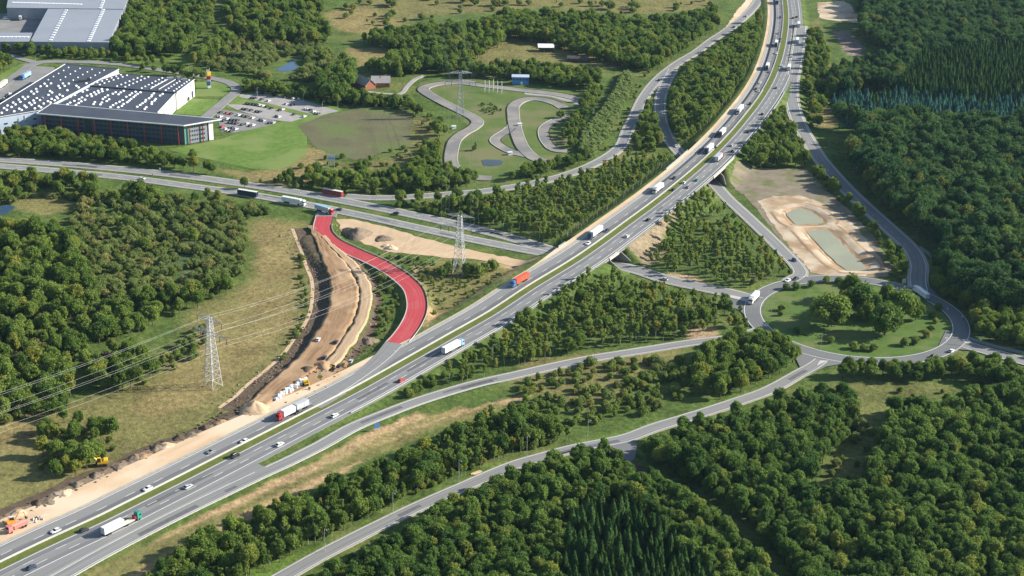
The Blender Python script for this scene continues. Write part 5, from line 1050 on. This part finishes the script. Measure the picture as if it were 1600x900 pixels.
def reg(kind, args, tr, lm, bm_, h_, ra):
    cv, ct, lv, lf = args; nv = len(cv); lt = np.vstack([lf[:, [0, 1, 2]], lf[:, [0, 2, 3]]])+nv
    v = np.vstack([cv, lv]); f = np.vstack([ct, lt]); crown = np_mesh('crown', v, f, [M[lm]])
    tm = tr.mesh('trunk', M[bm_]); tv = np.array(tr.v); tf = []
    for p in tr.f: tf += [[p[0], p[i], p[i+1]] for i in range(1, len(p)-1)]
    tf = np.array(tf)+len(v); joined = np_mesh(kind+'_mesh', np.vstack([v, tv]), np.vstack([f, tf]), [M[lm], M[bm_]], np.r_[np.zeros(len(f)), np.ones(len(tf))])
    PROTO.setdefault(kind, []).append((crown, tm, joined, h_, ra))
for k in range(6):
    reg('broadleaf', lobed(10+k, (4.6, 3.9, 4.4, 3.4, 4.8, 4.1)[k], 2.2, (11, 12.5, 10, 13, 11.5, 9.5)[k], 36+3*k, 3900, .25, (.13, .31), .80), trunk(k, 6.5, .32), 'leaf', 'bark', 11.5, 4.4)
    reg('forest', lobed(30+k, (4.3, 3.5, 4.6, 3.8, 4.9, 3.2)[k], 4.2, (13, 14.5, 12, 13.5, 12.5, 15)[k], 34+4*k, 3700, .25, (.12, .30), .82), trunk(20+k, 8, .3), 'leaf_forest', 'bark', 13.5, 4.2)
for k in range(5): reg('deep', lobed(230+k, (4.5, 3.8, 4.9, 4.2, 5.2)[k], 4.2, (14, 15.5, 13, 14.5, 13.5)[k], 36+4*k, 3900, .27, (.12, .30), .82), trunk(220+k, 8.5, .32), 'leaf_deep', 'bark', 14, 4.5)
for k in range(4): reg('young', lobed(50+k, (1.9, 1.5, 2.1, 1.7)[k], 2.8, (10, 11, 9, 10.5)[k], 20, 1300, .21, (.18, .40), .92), trunk(40+k, 8.5, .13, .35, 3), 'leaf_young', 'birch_bark', 10, 1.9)
for k in range(4): reg('willow', lobed(70+k, 3.6, .2, 4.8, 34, 2600, .20, (.13, .28), .86), trunk(60+k, 2.2, .16, .4), 'leaf_willow', 'bark', 4.8, 3.6)
for k in range(4): reg('shrub', lobed(90+k, 2.3, .1, 3.4, 22, 1500, .17, (.16, .36), .82), trunk(80+k, 1.5, .12, .3), 'leaf_shrub', 'bark', 3.4, 2.3)
for k in range(2): reg('thicket', lobed(110+k, 2.2, .1, 5.0, 11, 700, .28, (.34, .5), .7), trunk(100+k, 2, .12, .3), 'leaf_hedge', 'bark', 5, 2.2)
for k in range(3): reg('spruce', conifer(130+k, 2.9, 14.0, 1700, .32), trunk(120+k, 12, .22, .05, 0), 'needle', 'bark', 14.5, 2.4)
for k in range(2): reg('bluespruce', conifer(150+k, 2.5, 9.5, 1400, .30), trunk(140+k, 9, .18, .05, 0), 'needle_blue', 'bark', 10.5, 2.0)
for k in range(3): reg('dome', lobed(180+k, 4.4, .5, 8.5, 48, 4200, .25, (.14, .28), .80), trunk(190+k, 4, .32), 'leaf', 'bark', 8.5, 4.4)
reg('beech', lobed(170, 4.6, .6, 9.5, 16, 1600, .40), trunk(160, 5, .35), 'leaf_purple', 'bark', 9.5, 4.6)

RP = [(np.asarray(p), h) for p, h in NROADS]
def free(X, Y, pad):
    ok = np.ones(X.shape, bool)
    for p, hw in RP:
        lo = p.min(0)-hw-8; hi = p.max(0)+hw+8; k = np.flatnonzero(ok & (X > lo[0]) & (X < hi[0]) & (Y > lo[1]) & (Y < hi[1]))
        for c in range(0, len(k), 20000):
            kk = k[c:c+20000]; d = ((X[kk][:, None]-p[None, :, 0])**2+(Y[kk][:, None]-p[None, :, 1])**2).min(1); pd = pad[kk] if hasattr(pad, '__len__') else pad; ok[kk] &= d > (hw+pd)**2
    for pg in NOGO: ok &= ~inside(X, Y, pg)
    return ok
TREES = []    # (kind, variant, x, y, z, scale, zscale, rot, region)
REG = []
def wood(label, mix, px, sp, hz=5.0, smin=.75, smax=1.25, dens=1.0, pad=2.2, nogo=True, seed=None):
    """mix: list of (kind, share). px: outline at crown height hz"""
    r = np.random.default_rng(len(REG)+100 if seed is None else seed); poly = poly_px(px, hz)[:, :2]; lo, hi = poly.min(0), poly.max(0)
    ax, ay = np.meshgrid(np.arange(lo[0], hi[0], sp), np.arange(lo[1], hi[1], sp)); ax[1::2] += sp/2; ax = ax.ravel()+r.uniform(-.38, .38, ax.size)*sp; ay = ay.ravel()+r.uniform(-.38, .38, ay.size)*sp
    k = inside(ax, ay, poly) & (r.uniform(size=ax.size) < dens*np.clip(1+.5*smooth_noise(ax, ay, 30, len(REG)), 0, 1) if dens < 1 else inside(ax, ay, poly)); ax, ay = ax[k], ay[k]
    sh = np.cumsum([m[1] for m in mix]); sh = sh/sh[-1]; kd = np.searchsorted(sh, np.clip(r.uniform(size=len(ax))*.6+.4*(0.5+0.5*smooth_noise(ax, ay, 25, len(REG)+50)), 0, .999))
    sc = r.uniform(smin, smax, len(ax))*(1+.18*smooth_noise(ax, ay, 45, len(REG)+9)); rad = np.array([PROTO[mix[q][0]][0][4] for q in kd]) if len(kd) else np.zeros(0)
    ok = free(ax, ay, pad+rad*sc*.45) if nogo else np.ones(len(ax), bool)
    z = zat(ax, ay); R_ = len(REG); REG.append(label)
    for i in np.flatnonzero(ok):
        kind = mix[kd[i]][0]; TREES.append((kind, int(r.integers(len(PROTO[kind]))), ax[i], ay[i], z[i], sc[i], (.7*sc[i]+.3*(smin+smax)/2)*r.uniform(.90, 1.12), r.uniform(0, 6.28), R_))
dp = 'deep'
bl, fo, yo, wi, shb, sp_, bs = 'broadleaf', 'forest', 'young', 'willow', 'shrub', 'spruce', 'bluespruce'
# left scrub
wood('in the scrub between the local road and the dry meadow', [(shb, .2), (wi, .62), (bl, .18)], [(130, 300), (230, 300), (330, 310), (400, 322), (440, 336), (385, 345), (388, 400), (370, 440), (300, 462), (240, 490), (160, 470), (120, 400), (110, 330)], 5.0, 2, .45, 1.15, .72)
wood('in the tall left-hand copse around the blue pond', [(wi, .45), (bl, .55)], [(-70, 345), (0, 350), (60, 340), (120, 360), (140, 430), (160, 480), (215, 505), (150, 520), (110, 548), (120, 600), (85, 650), (-70, 650)], 5.6, 6, .6, 1.2)
wood('along the near side of the local road in front of the scrub', [(bl, .35), (shb, .3), (wi, .35)], [(-70, 272), (40, 270), (130, 282), (230, 296), (330, 308), (430, 325), (400, 330), (300, 315), (180, 312), (60, 300), (-70, 330)], 5.2, 4, .65, 1.05, .9)
wood('bordering the meadow below the scrub', [(bl, .55), (shb, .45)], [(150, 470), (240, 455), (300, 450), (360, 430), (385, 420), (350, 452), (300, 470), (250, 490), (210, 515), (150, 520)], 5.8, 5, .7, 1.0)
wood('in the clump around the dark copper beech', [(bl, .7), (shb, .3)], [(130, 548), (165, 535), (215, 530), (238, 560), (225, 592), (190, 602), (140, 602), (122, 575)], 5.8, 5, .65, .95, nogo=False)
wood('near the foot of the meadow pylon', [(shb, 1)], [(236, 548), (275, 540), (322, 498), (325, 530), (300, 560), (268, 575), (236, 575)], 4.4, 2, .7, 1.2, .7, nogo=False)
wood('in the bushy clump above the yellow excavator', [(bl, .5), (shb, .5)], [(62, 660), (95, 645), (140, 652), (188, 662), (180, 690), (135, 725), (90, 742), (62, 720)], 4.6, 4, .6, .95, nogo=False)
wood('in the dark row along the ditch of the dry meadow', [(shb, 1)], [(462, 385), (470, 390), (478, 430), (480, 470), (470, 520), (450, 550), (430, 572), (422, 570), (446, 540), (462, 510), (470, 470), (466, 430)], 3.6, 1, .45, .8, .85, nogo=False)
wood('on the rough ground between the red slip road and the motorway', [(shb, 1)], [(585, 392), (640, 398), (700, 412), (790, 420), (770, 450), (700, 485), (672, 500), (668, 470), (650, 440), (620, 415)], 4.2, 1, .3, .65, .6, nogo=False)
wood('on the grass slope left of the red slip road', [(shb, 1)], [(590, 425), (615, 445), (625, 470), (615, 500), (590, 530), (585, 500), (592, 460)], 3.4, 1, .3, .7, .7, nogo=False)
wood('in the flower bed of the kart track infield', [(shb, 1)], [(748, 160), (765, 158), (785, 170), (775, 178), (755, 176)], 3.2, 1, .3, .6, .8, nogo=False)
# along the far side of the local road
wood('in the belt between the factory and the local road', [(bl, .8), (shb, .2)], [(-60, 198), (60, 204), (140, 214), (210, 230), (270, 246), (340, 262), (420, 281), (380, 287), (300, 270), (200, 258), (100, 248), (-60, 240)], 5.6, 5, .6, .95, pad=1)
wood('on the bank below the rough meadow', [(shb, .6), (bl, .4)], [(400, 278), (470, 272), (560, 266), (620, 262), (690, 272), (720, 290), (640, 301), (560, 300), (470, 293)], 5.0, 3, .6, 1.0, pad=.5)
wood('in the thick copse beside the kart track', [(bl, .8), (shb, .2)], [(640, 260), (668, 232), (690, 215), (672, 190), (690, 185), (700, 215), (705, 245), (735, 268), (755, 282), (700, 298), (640, 292)], 5.6, 5, .65, .95)
wood('scattered in the rough meadow', [(shb, .8), (bl, .2)], [(560, 230), (620, 190), (660, 168), (695, 178), (690, 230), (650, 250), (560, 262), (480, 258), (500, 240)], 8.5, 2, .6, 1.1, .6)
wood('on the wedge between the local road and the slip road', [(bl, .3), (shb, .7)], [(585, 316), (660, 310), (740, 306), (790, 300), (790, 335), (760, 352), (700, 338), (640, 330)], 4.8, 3, .7, 1.05, pad=.5)
wood('in the plantation on the kart track side of the motorway', [(yo, .9), (bl, .1)], [(755, 318), (800, 292), (880, 276), (930, 264), (985, 236), (1040, 246), (1052, 262), (1000, 305), (940, 340), (890, 372), (850, 374), (790, 355), (745, 345)], 4.4, 5, .5, 1.1, .82, pad=.5)
wood('in the belt between kart track and country road', [(bl, .6), (shb, .4)], [(760, 290), (830, 258), (905, 240), (925, 242), (880, 272), (800, 290)], 5.2, 4, .6, .95, pad=.5)
wood('on the thin verge between the pale thicket and the country road', [(shb, .8), (yo, .2)], [(930, 252), (950, 225), (972, 185), (990, 145), (1000, 112), (1020, 102), (1002, 148), (985, 195), (965, 228)], 5.0, 2, .5, .8, .5, pad=.5)
wood('in the smooth pale thicket beside the kart track', [('thicket', 1)], [(905, 230), (912, 200), (945, 165), (968, 125), (975, 108), (986, 108), (986, 135), (962, 180), (945, 215), (922, 240)], 2.9, 4, .9, 1.05, pad=0, nogo=False)
wood('in the shade at the kart track corner', [(bl, 1)], [(880, 205), (905, 160), (925, 130), (945, 135), (925, 170), (908, 200), (895, 228)], 5.5, 5, .55, .75, nogo=False)
wood('in the strip between country road and motorway', [(yo, .55), (bl, .45)], [(1045, 216), (1042, 175), (1048, 140), (1078, 106), (1112, 82), (1150, 55), (1185, 25), (1196, 40), (1200, 60), (1180, 92), (1165, 130), (1130, 172), (1095, 205), (1062, 224)], 4.6, 5, .75, 1.15, pad=.5)
wood('on the narrow island between the two country roads', [(bl, .5), (shb, .5)], [(985, 225), (1000, 190), (1016, 160), (1026, 190), (1038, 222), (1010, 238)], 4.6, 3, .6, .95, pad=.5)
wood('in the triangle plantation below the silt basins', [(yo, .85), (shb, .15)], [(1040, 335), (1080, 308), (1110, 296), (1140, 330), (1185, 370), (1228, 408), (1222, 426), (1170, 440), (1110, 430), (1050, 418), (1000, 412), (1010, 390), (1040, 370)], 4.8, 5, .5, 1.05, .75, pad=.5)
wood('in the grove above the silt basins', [(bl, .4), (yo, .3), (shb, .3)], [(1150, 228), (1190, 192), (1225, 176), (1240, 200), (1258, 230), (1262, 262), (1220, 262), (1160, 256)], 4.6, 4, .65, 1.05, .9, pad=.5)
wood('in the plantation between motorway and joining slip road', [(yo, .72), (bl, .28)], [(700, 575), (730, 552), (800, 512), (870, 462), (930, 432), (965, 425), (1010, 440), (1060, 455), (1130, 462), (1165, 480), (1150, 500), (1120, 505), (1060, 518), (960, 530), (880, 545), (800, 560), (740, 582), (695, 596)], 4.5, 5, .5, 1.1, .8, pad=.8)
wood('on the point between motorway and joining slip road', [(shb, .8), (bl, .2)], [(590, 606), (650, 592), (700, 582), (748, 580), (700, 602), (640, 615)], 4.2, 2, .7, 1.15, .85, pad=.5)
wood('in the rough hollow between the slip road and the country road', [(shb, .75), (wi, .25)], [(830, 580), (900, 562), (1000, 560), (1062, 556), (1085, 590), (1065, 622), (980, 650), (900, 660), (840, 640), (790, 612)], 5.0, 2, .6, 1.3, .72, pad=.5)
wood('in the rounded clump beside the roundabout', [(bl, 1)], [(1078, 562), (1112, 546), (1160, 524), (1215, 518), (1240, 545), (1246, 568), (1190, 588), (1130, 608), (1090, 604)], 6.0, 5, .75, 1.05, pad=.3)
wood('on the bank by the roundabout entry', [(shb, .6), (bl, .4)], [(1150, 490), (1178, 490), (1200, 520), (1180, 518), (1150, 512)], 4.2, 3, .6, .9, pad=.5)
wood('on the grass edge of the country road below the long belt', [(shb, 1)], [(335, 915), (380, 880), (470, 838), (560, 795), (640, 760), (720, 726), (790, 696), (860, 676), (880, 664), (860, 690), (790, 708), (720, 738), (640, 772), (560, 808), (470, 852), (380, 894)], 3.4, 1, .55, 1.1, .9, pad=2.4)
wood('in the long belt between the slip road and the country road', [(bl, .5), (yo, .25), (fo, .15), (shb, .1)], [(205, 915), (280, 858), (340, 822), (420, 786), (520, 748), (600, 716), (650, 695), (720, 660), (790, 632), (850, 640), (890, 668), (860, 682), (790, 702), (720, 732), (640, 767), (560, 802), (470, 847), (380, 887), (335, 915)], 4.0, 6, .5, .95, pad=2.4)
wood('in the dense wood below the country road', [(fo, 1)], [(440, 930), (560, 855), (640, 814), (720, 773), (790, 741), (860, 710), (925, 694), (965, 700), (1010, 745), (1070, 795), (1130, 840), (1190, 900), (1210, 940), (1150, 940), (1000, 790), (960, 765), (880, 795), (870, 940)], 4.1, 8, .48, .95, pad=-.6)
wood('in the spruce stand inside the dense wood below the country road', [(sp_, .92), (fo, .08)], [(885, 800), (960, 768), (1000, 792), (1080, 850), (1150, 940), (880, 940)], 4.0, 9, .6, 1.15, .95, pad=.6)
wood('in the big wood below the roundabout', [(fo, .96), (bl, .04)], [(985, 698), (1040, 670), (1120, 646), (1200, 626), (1280, 604), (1332, 610), (1338, 640), (1318, 680), (1286, 705), (1268, 728), (1280, 772), (1345, 752), (1372, 692), (1378, 642), (1402, 618), (1460, 622), (1540, 602), (1660, 590), (1660, 950), (1200, 950), (1160, 850), (1080, 790), (1020, 745)], 4.2, 8, .48, 1.0, pad=.2)
wood('in the hedge along the lower side of the roundabout', [(bl, .75), (shb, .25)], [(1315, 578), (1340, 566), (1400, 570), (1450, 566), (1500, 560), (1560, 557), (1650, 582), (1650, 606), (1560, 592), (1500, 582), (1400, 588), (1340, 584)], 5.0, 4, .55, .85, pad=.3)
wood('in the great right-hand forest beyond the slip road', [(dp, .85), (fo, .15)], [(1330, 232), (1352, 190), (1310, 178), (1500, 190), (1660, 195), (1660, 480), (1550, 468), (1500, 440), (1445, 396), (1402, 350), (1366, 300)], 6.4, 10, .95, 1.55, pad=1.0)
wood('in the blue spruce stand of the right-hand forest', [(bs, .8), (sp_, .12), (fo, .08)], [(1298, 146), (1340, 136), (1372, 150), (1400, 138), (1450, 146), (1500, 138), (1560, 146), (1660, 140), (1660, 204), (1580, 210), (1500, 192), (1440, 204), (1380, 186), (1330, 192), (1308, 172)], 4.4, 5, .6, 1.2, .96)
wood('in the dark spruce stand of the right-hand forest', [(sp_, .95), (bs, .05)], [(1440, 84), (1560, 72), (1660, 80), (1660, 150), (1500, 146), (1400, 134)], 4.6, 8, .85, 1.2)
wood('in the blue spruce patch at the forest top', [(bs, 1)], [(1530, 88), (1660, 92), (1660, 118), (1560, 112)], 4.4, 6, .8, 1.2)
wood('in the far right-hand forest', [(dp, .85), (fo, .15)], [(1345, 45), (1340, 10), (1360, -40), (1680, -40), (1680, 80), (1560, 72), (1440, 84), (1400, 132), (1300, 140), (1290, 120), (1340, 100), (1400, 85)], 6.2, 8, .8, 1.3, .96)
wood('in the roadside belt along the upper slip road', [(bl, .5), (shb, .3), (yo, .2)], [(1258, 48), (1282, 46), (1292, 90), (1302, 125), (1280, 195), (1266, 190), (1262, 150), (1254, 110)], 4.8, 4, .6, .95, .9, pad=.5)
wood('between the slip road and the silt basins', [(shb, .55), (bl, .45)], [(1268, 245), (1300, 282), (1350, 337), (1400, 387), (1422, 412), (1414, 442), (1392, 420), (1382, 388), (1330, 337), (1280, 292)], 4.2, 3, .55, .85, .95, pad=.4, nogo=True)
wood('in the wood on the outer side of the roundabout', [(bl, .75), (shb, .25)], [(1442, 425), (1470, 408), (1520, 432), (1560, 450), (1660, 476), (1660, 560), (1540, 524), (1503, 500), (1468, 460)], 5.0, 4, .6, 1.0, pad=.6)
wood('in the scrubby opening of the big wood', [(shb, .6), (wi, .4)], [(1340, 640), (1372, 650), (1362, 700), (1335, 745), (1285, 765), (1285, 735), (1330, 690)], 6.0, 2, .5, 1.0, .75, pad=.5)
wood('in the meadow scrub below the roundabout hedge', [(shb, 1)], [(1370, 640), (1400, 605), (1480, 600), (1500, 610), (1420, 625), (1385, 660)], 7, 2, .5, .9, .6, pad=.5)
# top of the picture
wood('in the wood behind the grey warehouse', [(bl, .9), (shb, .1)], [(176, 74), (196, 22), (212, -40), (330, -40), (335, 30), (305, 60), (290, 78), (225, 76), (220, 84)], 6.4, 6, .7, 1.15, .9)
wood('in the wood beyond the small blue pond', [(bl, .6), (wi, .4)], [(300, 96), (330, 60), (350, 20), (380, -40), (500, -40), (500, 20), (515, 50), (505, 62), (430, 58), (360, 62)], 6.2, 6, .75, 1.2, .95)
wood('in the willow carr round the small blue pond', [(wi, .8), (bl, .2)], [(300, 96), (335, 66), (400, 62), (505, 66), (545, 96), (545, 104), (520, 116), (480, 122), (420, 118), (350, 106)], 6.0, 3, .6, 1.2, .85)
wood('in the hedge behind the factory road', [(bl, .55), (shb, .45)], [(-40, 72), (60, 74), (170, 80), (200, 88), (260, 97), (300, 106), (370, 131), (480, 146), (560, 150), (640, 164), (690, 176), (640, 172), (560, 160), (480, 152), (400, 142), (330, 126), (250, 108), (160, 92), (80, 82), (-40, 84)], 5.0, 4, .5, .85, .95, pad=.5)
wood('in the dense hedge behind the factory car park', [(bl, .6), (shb, .4)], [(376, 126), (430, 132), (480, 138), (550, 146), (640, 160), (640, 168), (550, 157), (480, 149), (430, 143), (376, 135)], 4.2, 3, .5, .8, nogo=False)
wood('in the pair of dark groups beside the farmhouse', [(fo, 1)], [(498, 118), (520, 108), (548, 104), (556, 120), (552, 142), (520, 150), (500, 146)], 6.0, 7, .9, 1.15)
wood('around the farmhouse garden', [(bl, .6), (shb, .4)], [(556, 148), (600, 152), (640, 156), (660, 172), (620, 164), (560, 158)], 5.0, 4, .6, .9, pad=.5)
wood('in the broad wood beyond the farmhouse and the far meadow', [(bl, .75), (fo, .25)], [(560, 56), (640, 42), (700, 36), (760, 30), (800, 14), (830, 22), (880, 20), (950, 26), (1000, 32), (1060, 25), (1112, 12), (1125, 40), (1075, 85), (1010, 100), (960, 90), (900, 75), (850, 58), (800, 50), (760, 70), (735, 98), (660, 104), (600, 108), (575, 98), (640, 75)], 6.4, 7, .7, 1.2)
wood('in the row behind the blue track hut', [(bl, .85), (shb, .15)], [(690, 108), (735, 106), (800, 99), (830, 101), (870, 106), (935, 111), (935, 128), (880, 131), (820, 116), (760, 116)], 6.0, 5, .7, 1.0)
wood('dotted over the far heath', [(shb, .6), (wi, .4)], [(520, 20), (600, -20), (1110, -40), (1110, 10), (1000, 22), (850, 8), (700, 20), (600, 45)], 12, 2, .4, 2.0, .38)
wood('in the distant woods along the upper edge', [(bl, 1)], [(330, -40), (520, -60), (1120, -60), (1110, -25), (820, -14), (640, -20), (480, -10)], 9, 6, .8, 1.3, .6)
wood('in the left corner by the factory road', [(bl, 1)], [(-50, 92), (12, 92), (18, 104), (-10, 118), (-50, 124)], 6, 5, .7, 1.0)

SOLO = []
def solo(kind, u_, v_, sc, label, zs=1.0, var=0, hz=None, name=None):
    h_ = PROTO[kind][0][3]*sc*zs; p = P(u_, v_, h_*.5 if hz is None else hz); SOLO.append((kind, var, p[0], p[1], float(zat(p[0], p[1])), sc, sc*zs, random.uniform(0, 6.28), label, name))
for k, (u_, v_, s, zz) in enumerate(((1297, 486, 2.6, .58), (1347, 468, 2.2, .68), (1330, 450, 1.8, .72), (1385, 500, 2.3, .62), (1411, 476, 2.1, .66), (1368, 478, 1.4, .8), (1352, 486, 1.2, .8), (1320, 470, 1.2, .8), (1388, 462, 1.3, .8), (1432, 486, 1.1, .8))): solo('dome', u_, v_, s, 'big round tree on the roundabout lawn', zz*1.35, k % 3)
for k, (u_, v_, s) in enumerate(((1245, 515, 1.0), (1298, 531, 1.05), (1335, 539, 1.1), (1350, 542, 1.0), (1365, 542, 1.1), (1415, 534, 1.2), (1430, 531, 1.1), (1447, 521, 1.2), (1455, 512, 1.0), (1456, 490, 1.1), (1466, 478, 1.1), (1462, 500, .8), (1220, 489, .8), (1228, 447, 1.1), (1243, 446, 1.2), (1268, 443, 1.1), (1292, 436, 1.1), (1310, 437, 1.1), (1326, 440, 1.2), (1342, 441, 1.1), (1222, 480, 1.0), (1252, 517, .9))): solo('shrub', u_, v_, s, 'low bushy shrub round the rim of the roundabout lawn', 1.0, k % 4)
solo('beech', 166, 562, .85, 'dark purple copper beech among green bushes by the power line', 1.0, 0, None, 'copper_beech')
solo('dome', 876, 178, .85, 'lone round tree on the kart track infield with a long shadow', .8); solo('dome', 741, 231, .5, 'small round tree on the kart track infield near the pond', .8, 1)
solo('dome', 301, 240, .75, 'single round bush-like tree at the edge of the factory lawn', 1.0, 2); solo('broadleaf', 625, 117, .85, 'rounded tree standing alone beside the farmhouse', 1.1, 3)
solo('dome', 537, 87, .95, 'solitary round tree on the pale meadow edge by the blue pond', .9, 0); solo('young', 743, 228, .6, 'thin young tree beside the small kart track tree', 1.0)
solo('broadleaf', 1235, 425, .45, 'small leafy tree on the grass tip by the roundabout entry', .8, 1)
solo('shrub', 470, 258, 1.1, 'dark low bush at the edge of the factory lawn'); solo('shrub', 572, 255, 1.4, 'wide dark bush in the rough meadow near the billboard')
for k, (u_, v_) in enumerate(((712, 412), (700, 418), (745, 422), (757, 418), (770, 414), (733, 420), (690, 424))): solo('shrub', u_, v_, 1.35+.2*(k % 3), 'round bush at the foot of the pylon by the local road', 1.2, k % 4)
for k, (u_, v_) in enumerate(((660, 410), (668, 420), (640, 405), (625, 398), (610, 404), (605, 450), (612, 470), (605, 490), (598, 505), (588, 520), (590, 455), (598, 435))): solo('shrub', u_, v_, .8+.15*(k % 3), 'rough shrub on the slopes of the red slip road', .8, k % 4)

KN = dict(dome=('broadleaf_tree', 'round broadleaf tree', 'tree'), broadleaf=('broadleaf_tree', 'leafy green broadleaf tree', 'tree'), deep=('broadleaf_tree', 'deep green tall beech', 'tree'), forest=('broadleaf_tree', 'dark green broadleaf tree', 'tree'), young=('young_tree', 'slender young tree', 'tree'), willow=('willow_bush', 'grey-green willow bush', 'bush'), shrub=('shrub', 'low green shrub', 'shrub'), thicket=('thicket_bush', 'pale green thicket bush', 'bush'), spruce=('spruce_tree', 'dark pointed spruce', 'tree'), bluespruce=('spruce_tree', 'blue-green pointed spruce', 'tree'), beech=('copper_beech', 'dark copper beech', 'tree'))
def plant(kind, var, x, y, z, s, zs, rot, label, group, name=None):
    cr, tr, _, _, _ = PROTO[kind][var]; root = empty(name or KN[kind][0], (x, y, z), rot, label, KN[kind][2], group); root.scale = (s, s, zs); link('trunk', tr, root); link('crown', cr, root)
for t in SOLO: plant(*t[:8], t[8], 'single trees and bushes', t[9])
# the 300 of each kind that show largest stand as trees of their own, the rest fill the woods
fam = dict(deep='b', broadleaf='b', forest='b', young='y', willow='w', shrub='s', thicket='t', spruce='c', bluespruce='c'); rank = {}
for i, t in enumerate(TREES):
    u_, v_, zc = proj((t[2], t[3], t[4]+PROTO[t[0]][0][3]*t[6]*.7))
    if -5 < u_ < 1605 and -5 < v_ < 905: rank.setdefault(fam[t[0]], []).append((PROTO[t[0]][0][4]*t[5]*PROTO[t[0]][0][3]*t[6]/zc**2, i))
own = set()
for k, l in rank.items():
    l.sort(reverse=True); own |= {i for _, i in l[:dict(b=270, s=255).get(k, 300)]}
rest = {}
for i, t in enumerate(TREES):
    if i in own: plant(*t[:8], KN[t[0]][1]+' '+REG[t[8]], {'bush': 'bushes'}.get(KN[t[0]][2], KN[t[0]][2]+'s')+' '+REG[t[8]])
    else: rest.setdefault(t[8], []).append(t)
protos = bpy.data.collections.new('tree_shapes'); order = []; pidx = {}
for kind in sorted(PROTO):
    for v_, pr in enumerate(PROTO[kind]):
        nm = f'{len(order):03d}_{kind}'; pidx[(kind, v_)] = len(order); order.append(nm); po = bpy.data.objects.new(nm, pr[2]); protos.objects.link(po)
ng = bpy.data.node_groups.new('scatter_trees', 'GeometryNodeTree'); ng.interface.new_socket('Geometry', in_out='INPUT', socket_type='NodeSocketGeometry'); ng.interface.new_socket('Geometry', in_out='OUTPUT', socket_type='NodeSocketGeometry')
N = ng.nodes; Lk = ng.links; gi = N.new('NodeGroupInput'); go = N.new('NodeGroupOutput'); iop = N.new('GeometryNodeInstanceOnPoints'); ci = N.new('GeometryNodeCollectionInfo'); ci.inputs['Collection'].default_value = protos; ci.inputs['Separate Children'].default_value = True; ci.inputs['Reset Children'].default_value = True
def na(nm, ty): n = N.new('GeometryNodeInputNamedAttribute'); n.data_type = ty; n.inputs[0].default_value = nm; return n.outputs[0]
Lk.new(gi.outputs[0], iop.inputs['Points']); Lk.new(ci.outputs[0], iop.inputs['Instance']); iop.inputs['Pick Instance'].default_value = True
Lk.new(na('idx', 'INT'), iop.inputs['Instance Index']); Lk.new(na('rot', 'FLOAT_VECTOR'), iop.inputs['Rotation']); Lk.new(na('scl', 'FLOAT_VECTOR'), iop.inputs['Scale']); Lk.new(iop.outputs[0], go.inputs[0])
for R_, ts in rest.items():
    me = bpy.data.meshes.new('wood'); me.from_pydata([(t[2], t[3], t[4]) for t in ts], [], [])
    me.attributes.new('idx', 'INT', 'POINT').data.foreach_set('value', [pidx[(t[0], t[1])] for t in ts])
    me.attributes.new('rot', 'FLOAT_VECTOR', 'POINT').data.foreach_set('vector', np.array([(0, 0, t[7]) for t in ts], np.float32).ravel())
    me.attributes.new('scl', 'FLOAT_VECTOR', 'POINT').data.foreach_set('vector', np.array([(t[5], t[5], t[6]) for t in ts], np.float32).ravel())
    o = link('woodland', me); tag(o, 'massed trees and bushes '+REG[R_], 'woodland', None, 'stuff'); md = o.modifiers.new('scatter', 'NODES'); md.node_group = ng
print('trees', len(TREES), 'own', len(own), {k: len(v) for k, v in rank.items()})

# ------------------------------------------------------------------ air
hb = MB(); hb.box((0, 0, 172.0), (18400, 18400, 347.0))
hm = bpy.data.materials.new('haze_air'); hm.use_nodes = True; hn = hm.node_tree.nodes; hn.remove(hn['Principled BSDF'])
hv = hn.new('ShaderNodeVolumePrincipled'); hv.inputs['Color'].default_value = (.45, .72, 1.0, 1); hv.inputs['Density'].default_value = 0.00002; hv.inputs['Anisotropy'].default_value = 0.2
hm.node_tree.links.new(hv.outputs[0], hn['Material Output'].inputs['Volume'])
tag(hb.build('haze', hm), 'thin pale haze in the air over the whole landscape', 'haze', None, 'stuff')
